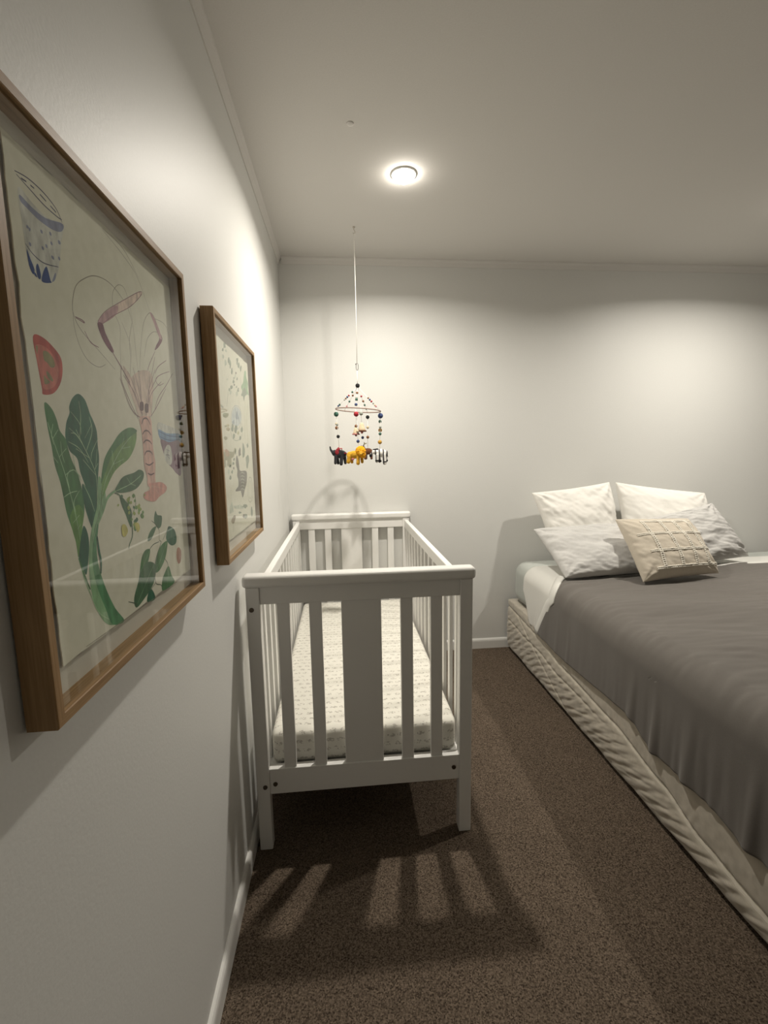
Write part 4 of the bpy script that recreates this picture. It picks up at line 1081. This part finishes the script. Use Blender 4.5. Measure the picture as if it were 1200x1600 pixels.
('p','stamp',0,[(0.8780,1.1230),(0.8890,1.1150),(0.8880,1.1030),(0.8830,1.0940),(0.8720,1.0920),(0.8650,1.0990),(0.8640,1.1110),(0.8690,1.1210)]),
('r','pencil',0.0009,[(0.5520,1.0690),(0.6200,1.0670),(0.6450,1.0660),(0.7340,1.0640),(0.8500,1.0580)])]
ART_TWO = [
('p','g_grey',0,[(1.3570,1.6000),(1.3580,1.5940),(1.3440,1.5920),(1.3320,1.5870),(1.3320,1.5930),(1.3320,1.5970),(1.3350,1.6050),(1.3470,1.6050),(1.3590,1.6070)]),
('p','g_grey',0,[(1.3300,1.5840),(1.3270,1.5800),(1.3210,1.5770),(1.3150,1.5770),(1.3080,1.5770),(1.3130,1.5820),(1.3170,1.5850),(1.3220,1.5860),(1.3280,1.5860)]),
('p','g_pale',0,[(1.3670,1.5880),(1.3660,1.5840),(1.3570,1.5820),(1.3520,1.5820),(1.3480,1.5830),(1.3430,1.5850),(1.3530,1.5880),(1.3600,1.5910),(1.3650,1.5900)]),
('p','g_pale',0,[(1.3330,1.5660),(1.3270,1.5620),(1.3200,1.5570),(1.3120,1.5570),(1.3060,1.5590),(1.3060,1.5630),(1.3140,1.5680),(1.3220,1.5690),(1.3270,1.5680)]),
('p','g_pale',0,[(1.3600,1.5540),(1.3520,1.5470),(1.3440,1.5440),(1.3330,1.5390),(1.3300,1.5450),(1.3310,1.5520),(1.3380,1.5590),(1.3470,1.5590),(1.3540,1.5580)]),
('p','g_grey',0,[(1.4050,1.5670),(1.3950,1.5600),(1.3880,1.5530),(1.3820,1.5570),(1.3730,1.5570),(1.3750,1.5640),(1.3820,1.5720),(1.3940,1.5750),(1.4000,1.5710)]),
('p','g_grey',0,[(1.4140,1.5580),(1.4100,1.5520),(1.4030,1.5450),(1.3940,1.5450),(1.3940,1.5520),(1.3880,1.5580),(1.3990,1.5650),(1.4100,1.5700),(1.4140,1.5640)]),
('p','g_grey',0,[(1.4330,1.5410),(1.4270,1.5360),(1.4210,1.5310),(1.4130,1.5310),(1.4080,1.5340),(1.4100,1.5390),(1.4150,1.5470),(1.4270,1.5510),(1.4310,1.5450)]),
('p','g_grey',0,[(1.5250,1.5900),(1.5180,1.5830),(1.5100,1.5750),(1.4960,1.5720),(1.4980,1.5820),(1.4940,1.5880),(1.5060,1.5940),(1.5140,1.5940),(1.5270,1.5980)]),
('p','g_grey',0,[(1.5440,1.5780),(1.5370,1.5720),(1.5280,1.5660),(1.5180,1.5660),(1.5100,1.5680),(1.5120,1.5750),(1.5210,1.5810),(1.5340,1.5860),(1.5410,1.5820)]),
('p','g_grey',0,[(1.5680,1.5700),(1.5640,1.5650),(1.5580,1.5620),(1.5480,1.5580),(1.5450,1.5630),(1.5420,1.5700),(1.5530,1.5760),(1.5640,1.5810),(1.5750,1.5800)]),
('p','g_pale',0,[(1.4730,1.5320),(1.4710,1.5290),(1.4660,1.5260),(1.4590,1.5250),(1.4550,1.5270),(1.4550,1.5320),(1.4630,1.5360),(1.4710,1.5410),(1.4720,1.5350)]),
('p','g_grey',0,[(1.4530,1.5140),(1.4440,1.5100),(1.4380,1.5050),(1.4320,1.5080),(1.4210,1.5070),(1.4240,1.5120),(1.4310,1.5170),(1.4410,1.5180),(1.4450,1.5160)]),
('p','g_grey',0,[(1.4210,1.4950),(1.4110,1.4890),(1.4010,1.4870),(1.3900,1.4840),(1.3850,1.4880),(1.3860,1.4920),(1.3950,1.4960),(1.4030,1.4970),(1.4140,1.4980)]),
('p','g_pale',0,[(1.4040,1.4780),(1.3960,1.4740),(1.3880,1.4700),(1.3750,1.4680),(1.3680,1.4710),(1.3720,1.4760),(1.3810,1.4800),(1.3910,1.4820),(1.3990,1.4810)]),
('p','g_pale',0,[(1.4920,1.4850),(1.4890,1.4790),(1.4780,1.4760),(1.4650,1.4720),(1.4580,1.4770),(1.4610,1.4840),(1.4730,1.4880),(1.4830,1.4920),(1.4920,1.4910)]),
('p','g_grey',0,[(1.5060,1.4980),(1.5090,1.4930),(1.4970,1.4900),(1.4880,1.4900),(1.4810,1.4920),(1.4870,1.4970),(1.4920,1.5000),(1.5000,1.5030),(1.5100,1.5030)]),
('p','g_dark',0,[(1.4890,1.5460),(1.4830,1.5430),(1.4800,1.5410),(1.4720,1.5390),(1.4690,1.5410),(1.4690,1.5440),(1.4740,1.5470),(1.4810,1.5470),(1.4850,1.5470)]),
('p','g_grey',0,[(1.4990,1.5300),(1.4980,1.5270),(1.4900,1.5250),(1.4830,1.5230),(1.4790,1.5250),(1.4820,1.5280),(1.4860,1.5310),(1.4930,1.5340),(1.4990,1.5330)]),
('p','g_dark',0,[(1.4520,1.5050),(1.4520,1.5030),(1.4450,1.5020),(1.4400,1.5010),(1.4340,1.5010),(1.4350,1.5040),(1.4420,1.5060),(1.4470,1.5070),(1.4520,1.5080)]),
('p','g_grey',0,[(1.3830,1.4830),(1.3790,1.4800),(1.3720,1.4760),(1.3650,1.4770),(1.3600,1.4790),(1.3620,1.4820),(1.3680,1.4850),(1.3740,1.4860),(1.3790,1.4860)]),
('p','g_grey',0,[(1.4820,1.5030),(1.4800,1.5000),(1.4730,1.4990),(1.4690,1.4990),(1.4630,1.4990),(1.4660,1.5020),(1.4690,1.5040),(1.4750,1.5050),(1.4820,1.5060)]),
('p','g_grey',0,[(1.4520,1.5250),(1.4500,1.5230),(1.4460,1.5200),(1.4400,1.5200),(1.4380,1.5220),(1.4350,1.5240),(1.4420,1.5260),(1.4470,1.5270),(1.4540,1.5280)]),
('p','g_pale',0,[(1.3620,1.5090),(1.3590,1.5060),(1.3530,1.5050),(1.3480,1.5030),(1.3450,1.5050),(1.3450,1.5070),(1.3500,1.5090),(1.3550,1.5110),(1.3600,1.5110)]),
('p','g_green',0,[(1.6210,1.5730),(1.6450,1.5740),(1.6460,1.5550),(1.6730,1.5390),(1.6600,1.5180),(1.6740,1.5000),(1.6300,1.5000),(1.6030,1.4870),(1.5460,1.4850),(1.5610,1.5000),(1.5480,1.5120),(1.5860,1.5320),(1.6040,1.5530)]),
('p','g_grey',0,[(1.5870,1.5130),(1.6220,1.5130),(1.6420,1.4990),(1.6040,1.4890),(1.5810,1.4700),(1.5680,1.4850),(1.5400,1.4840)]),
('r','g_grey',0.002,[(1.5390,1.5380),(1.5490,1.5170),(1.5620,1.5050)]),
('r','g_grey',0.0018,[(1.3580,1.4780),(1.3440,1.4560),(1.3290,1.4310)]),
('r','g_olive',0.0022,[(1.5990,1.4720),(1.5860,1.4250),(1.5670,1.3770),(1.5640,1.3460)]),
('r','g_olive',0.0022,[(1.6500,1.4800),(1.6130,1.4150),(1.6050,1.3660),(1.6200,1.3320)]),
('c','g_blue',0.0015,[(1.5240,1.4140),(1.5080,1.3940),(1.4740,1.3780),(1.4330,1.3710),(1.3970,1.3740),(1.3750,1.3860),(1.3700,1.4020),(1.3840,1.4200),(1.4140,1.4360),(1.4530,1.4440),(1.4910,1.4430),(1.5180,1.4320)]),
('c','g_grey',0.0015,[(1.5260,1.3720),(1.5090,1.3560),(1.4730,1.3430),(1.4290,1.3380),(1.3900,1.3400),(1.3650,1.3500),(1.3580,1.3650),(1.3720,1.3800),(1.4040,1.3920),(1.4460,1.3990),(1.4880,1.3980),(1.5180,1.3880)]),
('p','g_bluewash',0,[(1.4520,1.4410),(1.5100,1.4330),(1.5200,1.4110),(1.4880,1.3890),(1.4360,1.3810),(1.3860,1.3870),(1.3780,1.4050),(1.4060,1.4280)]),
('p','g_blue',0,[(1.4630,1.4290),(1.4750,1.4170),(1.4830,1.4070),(1.4560,1.4030),(1.4310,1.4060),(1.4440,1.4190)]),
('p','g_blue',0,[(1.4090,1.3920),(1.4080,1.3890),(1.3980,1.3860),(1.3860,1.3860),(1.3790,1.3890),(1.3820,1.3920),(1.3920,1.3940),(1.4000,1.3970),(1.4100,1.3960)]),
('p','g_grey',0,[(1.3940,1.3750),(1.3930,1.3690),(1.3830,1.3630),(1.3700,1.3640),(1.3630,1.3690),(1.3730,1.3760),(1.3770,1.3820),(1.3890,1.3860),(1.3980,1.3810)]),
('p','g_grey',0,[(1.4490,1.3730),(1.4400,1.3690),(1.4310,1.3600),(1.4120,1.3610),(1.4040,1.3670),(1.4100,1.3740),(1.4170,1.3810),(1.4370,1.3840),(1.4510,1.3800)]),
('p','g_grey',0,[(1.5360,1.3750),(1.5270,1.3690),(1.5160,1.3660),(1.5050,1.3660),(1.5000,1.3700),(1.4990,1.3770),(1.5110,1.3800),(1.5230,1.3860),(1.5300,1.3810)]),
('p','g_olive',0,[(1.4720,1.3630),(1.4690,1.3600),(1.4620,1.3570),(1.4520,1.3570),(1.4430,1.3600),(1.4510,1.3640),(1.4560,1.3670),(1.4640,1.3680),(1.4700,1.3660)]),
('p','g_grey',0,[(1.4090,1.3500),(1.4000,1.3450),(1.3940,1.3430),(1.3860,1.3410),(1.3810,1.3450),(1.3820,1.3530),(1.3910,1.3570),(1.3990,1.3570),(1.4080,1.3570)]),
('p','g_grey',0,[(1.5010,1.3480),(1.4950,1.3440),(1.4870,1.3410),(1.4780,1.3400),(1.4720,1.3440),(1.4740,1.3510),(1.4840,1.3530),(1.4910,1.3540),(1.4970,1.3530)]),
('p','g_dark',0,[(1.4780,1.3020),(1.4780,1.2930),(1.4650,1.2940),(1.4500,1.2890),(1.4460,1.2980),(1.4480,1.3070),(1.4590,1.3120),(1.4730,1.3180),(1.4810,1.3110)]),
('p','g_grey',0,[(1.5500,1.3100),(1.5400,1.2930),(1.5230,1.2870),(1.5060,1.2860),(1.5060,1.3030),(1.5110,1.3160),(1.5200,1.3310),(1.5340,1.3300),(1.5410,1.3210)]),
('p','g_grey',0,[(1.6150,1.3250),(1.6080,1.3200),(1.6000,1.3190),(1.5890,1.3160),(1.5870,1.3220),(1.5840,1.3280),(1.5950,1.3310),(1.6060,1.3350),(1.6100,1.3290)]),
('p','g_grey',0,[(1.4130,1.3070),(1.4110,1.3010),(1.4060,1.2960),(1.3990,1.2970),(1.3970,1.3030),(1.4020,1.3090),(1.4050,1.3140),(1.4090,1.3130),(1.4140,1.3120)]),
('p','g_grey',0,[(1.6140,1.2750),(1.5940,1.2620),(1.5780,1.2490),(1.5600,1.2540),(1.5600,1.2700),(1.5550,1.2850),(1.5750,1.2900),(1.5880,1.2940),(1.6060,1.2920)]),
('p','g_grey',0,[(1.3330,1.2640),(1.3360,1.2600),(1.3250,1.2600),(1.3160,1.2600),(1.3080,1.2620),(1.3160,1.2650),(1.3170,1.2690),(1.3260,1.2670),(1.3350,1.2670)]),
('p','g_grey',0,[(1.3780,1.2710),(1.3760,1.2670),(1.3660,1.2670),(1.3560,1.2660),(1.3530,1.2700),(1.3550,1.2730),(1.3610,1.2740),(1.3680,1.2750),(1.3740,1.2730)]),
('p','g_grey',0,[(1.3530,1.2460),(1.3500,1.2440),(1.3420,1.2410),(1.3340,1.2440),(1.3280,1.2460),(1.3330,1.2480),(1.3370,1.2500),(1.3450,1.2520),(1.3550,1.2500)]),
('p','g_grey',0,[(1.3870,1.2810),(1.3820,1.2790),(1.3780,1.2780),(1.3710,1.2780),(1.3670,1.2800),(1.3660,1.2830),(1.3730,1.2850),(1.3800,1.2860),(1.3890,1.2850)]),
('p','g_pale',0,[(1.3140,1.2480),(1.3090,1.2430),(1.3000,1.2420),(1.2930,1.2440),(1.2850,1.2460),(1.2900,1.2510),(1.2940,1.2560),(1.3030,1.2550),(1.3110,1.2530)]),
('p','g_grey',0,[(1.3280,1.2310),(1.3250,1.2260),(1.3160,1.2260),(1.3080,1.2260),(1.3020,1.2300),(1.3060,1.2340),(1.3110,1.2380),(1.3190,1.2380),(1.3260,1.2350)]),
('p','g_dark',0,[(1.3730,1.2560),(1.3710,1.2540),(1.3660,1.2520),(1.3620,1.2540),(1.3600,1.2560),(1.3570,1.2580),(1.3640,1.2590),(1.3680,1.2610),(1.3730,1.2590)]),
('p','g_pale',0,[(1.3300,1.1430),(1.3280,1.1320),(1.3070,1.1330),(1.2850,1.1320),(1.2850,1.1450),(1.2880,1.1520),(1.2990,1.1560),(1.3170,1.1630),(1.3260,1.1520)]),
('p','g_pale',0,[(1.4660,1.1310),(1.4770,1.1250),(1.4140,1.1310),(1.3590,1.1380),(1.3330,1.1450),(1.3310,1.1490),(1.3780,1.1450),(1.4180,1.1440),(1.4520,1.1360)]),
('p','g_grey',0,[(1.5380,1.1250),(1.5180,1.1240),(1.4990,1.1220),(1.4810,1.1280),(1.4500,1.1330),(1.4700,1.1350),(1.4770,1.1380),(1.5010,1.1360),(1.5310,1.1310)]),
('p','g_grey',0,[(1.6270,1.0970),(1.6210,1.0850),(1.6050,1.0820),(1.5930,1.0900),(1.5910,1.0980),(1.5930,1.1050),(1.5980,1.1140),(1.6140,1.1160),(1.6240,1.1070)]),
('p','g_grey',0,[(1.5260,1.0950),(1.5220,1.0900),(1.4950,1.0900),(1.4720,1.0960),(1.4480,1.1030),(1.4620,1.1060),(1.4780,1.1070),(1.4970,1.1050),(1.5220,1.1010)]),
('p','g_grey',0,[(1.4400,1.1160),(1.4280,1.1160),(1.4180,1.1160),(1.4030,1.1170),(1.3990,1.1200),(1.3960,1.1230),(1.4050,1.1240),(1.4200,1.1220),(1.4290,1.1200)]),
('p','g_dark',0,[(1.4810,1.1000),(1.4770,1.0960),(1.4690,1.0970),(1.4600,1.0970),(1.4560,1.1010),(1.4560,1.1060),(1.4630,1.1090),(1.4720,1.1070),(1.4800,1.1050)]),
('p','g_dark',0,[(1.4180,1.2940),(1.4380,1.2780),(1.4440,1.2630),(1.4550,1.2460),(1.5350,1.2430),(1.5620,1.2330),(1.5480,1.2040),(1.5140,1.1850),(1.4860,1.1660),(1.4680,1.1610),(1.4520,1.1790),(1.4430,1.1840),(1.3750,1.1880),(1.3870,1.1950),(1.4170,1.2020),(1.4180,1.2220),(1.4060,1.2330),(1.4150,1.2480),(1.3990,1.2700)]),
('r','g_pale',0.0014,[(1.4630,1.2370),(1.4840,1.2400),(1.5220,1.2340)]),
('r','g_pale',0.0014,[(1.4600,1.2270),(1.4820,1.2290),(1.5190,1.2240)]),
('r','g_pale',0.0014,[(1.4570,1.2170),(1.4790,1.2190),(1.5160,1.2130)]),
('r','g_pale',0.0014,[(1.4540,1.2070),(1.4760,1.2090),(1.5130,1.2030)]),
('r','g_pale',0.0014,[(1.4520,1.1970),(1.4730,1.1990),(1.5100,1.1930)]),
('r','g_pale',0.0014,[(1.4490,1.1870),(1.4710,1.1890),(1.5070,1.1820)]),
('c','g_dark',0.0015,[(1.6530,1.1720),(1.6390,1.1510),(1.6160,1.1370),(1.5890,1.1340),(1.5670,1.1420),(1.5540,1.1590),(1.5530,1.1800),(1.5650,1.1990),(1.5870,1.2130),(1.6130,1.2180),(1.6370,1.2110),(1.6520,1.1940)]),
('c','g_grey',0.0015,[(1.6320,1.1730),(1.6230,1.1590),(1.6090,1.1490),(1.5930,1.1460),(1.5790,1.1520),(1.5720,1.1630),(1.5720,1.1780),(1.5800,1.1920),(1.5940,1.2020),(1.6100,1.2050),(1.6240,1.2000),(1.6320,1.1890)]),
('p','g_brown',0,[(1.3390,1.1210),(1.3540,1.1150),(1.3300,1.1010),(1.3120,1.1000),(1.2930,1.1090),(1.3120,1.1180)]),
('r','g_grey',0.0015,[(1.3120,1.1000),(1.3170,1.0860),(1.3100,1.0770)]),
('r','g_grey',0.0015,[(1.3150,1.0610),(1.3990,1.0590),(1.4840,1.0580),(1.5310,1.0590)])]
# ---------------------------------------------------------------- framed prints on the wall beside the cot
from mathutils.geometry import tessellate_polygon
def srgb(h):
    v = [int(h[i:i+2], 16)/255 for i in (0, 2, 4)]
    return tuple((c/12.92 if c <= .04045 else ((c + .055)/1.055)**2.4) for c in v)
INKS = {'tomato': 'b8564e', 'tomato_flesh': 'c87468', 'olive': '8f8660', 'ink': '54546a', 'wash': 'd0cfc8', 'blue_grey': '8f93ab', 'blue': '3f5286',
 'pencil': '968e80', 'mauve': '8e6a74', 'pink_wash': 'dac4b8', 'mauve_wash': 'bf9aa0', 'purple': '7d4c5e', 'dark_purple': '664a50', 'pink': 'dcb2a8', 'rose': 'd79c92',
 'leaf_mid': '4d7d50', 'leaf_dark': '2f6650', 'leaf_dark2': '4a7052', 'leaf_light': '6d9a52', 'leaf_light2': '72985a', 'stem': '8fb58c', 'stem_shade': '5f936c', 'vein': 'a9c9a2',
 'leaf_shade': '4a5a48', 'bud': '9aa860', 'petal': 'c9c070', 'sky_blue': '7f9dc0', 'plum': '8a6e7e', 'stamp': 'b58878',
 'g_grey': '949c8c', 'g_dark': '7c7870', 'g_pale': 'c4c8b8', 'g_green': '9cb795', 'g_olive': 'b5b58c', 'g_blue': 'a3abb4', 'g_bluewash': 'c6cccc', 'g_brown': '968a76'}
INK_MATS = {k: add_noise(mat('print_' + k, srgb(v), .9, .1), tuple(c*.72 for c in srgb(v)), tuple(min(1, c*1.25) for c in srgb(v)), scale=(55, 110, 45), detail=5, lo=.3, hi=.7) for k, v in INKS.items()}
PAPER = add_noise(mat('cotton_paper', srgb('e0dccb'), .95, .1), srgb('ddd9c8'), srgb('e3dfcf'), scale=(60, 60, 60), detail=4, bump=.1, bump_dist=.0004)
BACKING = mat('backing_board', srgb('d0cac0'), .95, .1)

def art_mesh(paper_poly, art, x):
    names = sorted({a[1] for a in art})
    mats = [PAPER] + [INK_MATS[n] for n in names]
    idx = {n: i + 1 for i, n in enumerate(names)}
    bm = bmesh.new()
    back = [bm.verts.new((x - .0013, y, z)) for y, z in paper_poly]
    front = [bm.verts.new((x, y, z)) for y, z in paper_poly]
    n = len(back)
    bm.faces.new(front); bm.faces.new(back[::-1])
    for i in range(n):
        bm.faces.new((back[i], back[(i+1) % n], front[(i+1) % n], front[i]))
    placed = []
    for kind, col, w, pts in art:
        q = catmull(pts, True, 4) if kind == 'p' else catmull(pts, kind == 'c', 6)
        bb = (min(p[0] for p in q), max(p[0] for p in q), min(p[1] for p in q), max(p[1] for p in q))
        lay = 1 + max([l for o, l in placed if o[0] < bb[1] and bb[0] < o[1] and o[2] < bb[3] and bb[2] < o[3]] or [0])
        placed.append((bb, lay))
        xx = x + .00004 + lay*.000018
        if kind == 'p':
            vs = [bm.verts.new((xx, y, z)) for y, z in q]
            for tri in tessellate_polygon([[Vector((y, z, 0)) for y, z in q]]):
                try:
                    f = bm.faces.new([vs[i] for i in tri]); f.material_index = idx[col]
                except ValueError: pass
        else:
            if kind == 'c': q.append(q[0])
            L = len(q); prev = None
            for i in range(L):
                a = q[max(i-1, 0)]; b = q[min(i+1, L-1)]
                d = Vector((b[0]-a[0], b[1]-a[1])); d = d.normalized() if d.length > 1e-9 else Vector((1, 0))
                h = w/2*(.7 + .5*math.sin(math.pi*min(1, max(0, i/(L-1)))) if kind == 'r' else 1)
                u = bm.verts.new((xx, q[i][0] - d.y*h, q[i][1] + d.x*h)); v = bm.verts.new((xx, q[i][0] + d.y*h, q[i][1] - d.x*h))
                if prev:
                    f = bm.faces.new((prev[0], prev[1], v, u)); f.material_index = idx[col]
                prev = (u, v)
    bmesh.ops.triangulate(bm, faces=[f for f in bm.faces if len(f.verts) > 4])
    return bm, mats

def deckle(y0, y1, z0, z1, seed, amp):
    out = []
    def run(a, b, n):
        for i in range(n):
            t = i/n; y = a[0] + (b[0]-a[0])*t; z = a[1] + (b[1]-a[1])*t
            if i:
                y += amp*(nz(y*31 + seed, z*31) + .5*nz(y*110 + seed, z*110)); z += amp*(nz(y*31, z*31 + seed*2) + .5*nz(y*110, z*110 + seed))
            out.append((y, z))
    run((y0, z0), (y1, z0), 40); run((y1, z0), (y1, z1), 50); run((y1, z1), (y0, z1), 40); run((y0, z1), (y0, z0), 50)
    return out

def framed_print(y0, y1, z0, z1, depth, paper, art, seed, label):
    t = tag(empty('framed_print', (0, (y0 + y1)/2, z0)), label, 'framed picture', 'oak framed botanical prints')
    bm = bmesh.new()
    prof = [(0, .003), (0, depth - .001), (.001, depth), (.0115, depth), (.0125, depth - .001), (.0125, .004)]
    cs = [(y0, z0, 1, 1), (y1, z0, -1, 1), (y1, z1, -1, -1), (y0, z1, 1, -1)]
    rings = [[bm.verts.new((x, cy + sy*d, cz + sz*d)) for d, x in prof] for cy, cz, sy, sz in cs]
    for i in range(4):
        a, b = rings[i], rings[(i+1) % 4]
        for k in range(len(prof)):
            k2 = (k + 1) % len(prof)
            f = bm.faces.new((a[k], a[k2], b[k2], b[k])); f.material_index = 0 if i in (0, 2) else 1
    link('frame', bm, [OAK_H, OAK_V], t)
    e = .0125
    link('backing_board', boxes(((.004, y0 + e, z0 + e), (.0095, y1 - e, z1 - e))), BACKING, t)
    bm, mats = art_mesh(deckle(*paper, seed, .0022), art, .0128)
    link('print_sheet', bm, mats, t)
    link('glass', boxes(((.0275, y0 + e, z0 + e), (.0295, y1 - e, z1 - e))), GLASS, t)
    return t
ART_ONE = [(k, c, w, [(min(y, .932), z) for y, z in p]) for k, c, w, p in ART_ONE]
ART_TWO = [(k, c, w, [(1.288 + (y - 1.288)*.357/.386, z) for y, z in p]) for k, c, w, p in ART_TWO]
framed_print(.454, .955, 1.022, 1.643, .034, (.506, .934, 1.066, 1.611), ART_ONE, 3, 'large oak framed print with green leafy vegetable, tomato slice and pink crayfish')
framed_print(1.159, 1.676, 1.016, 1.648, .034, (1.215, 1.650, 1.060, 1.606), ART_TWO, 9, 'farther oak framed print of faded grey herbs, plate and fish above the cot')
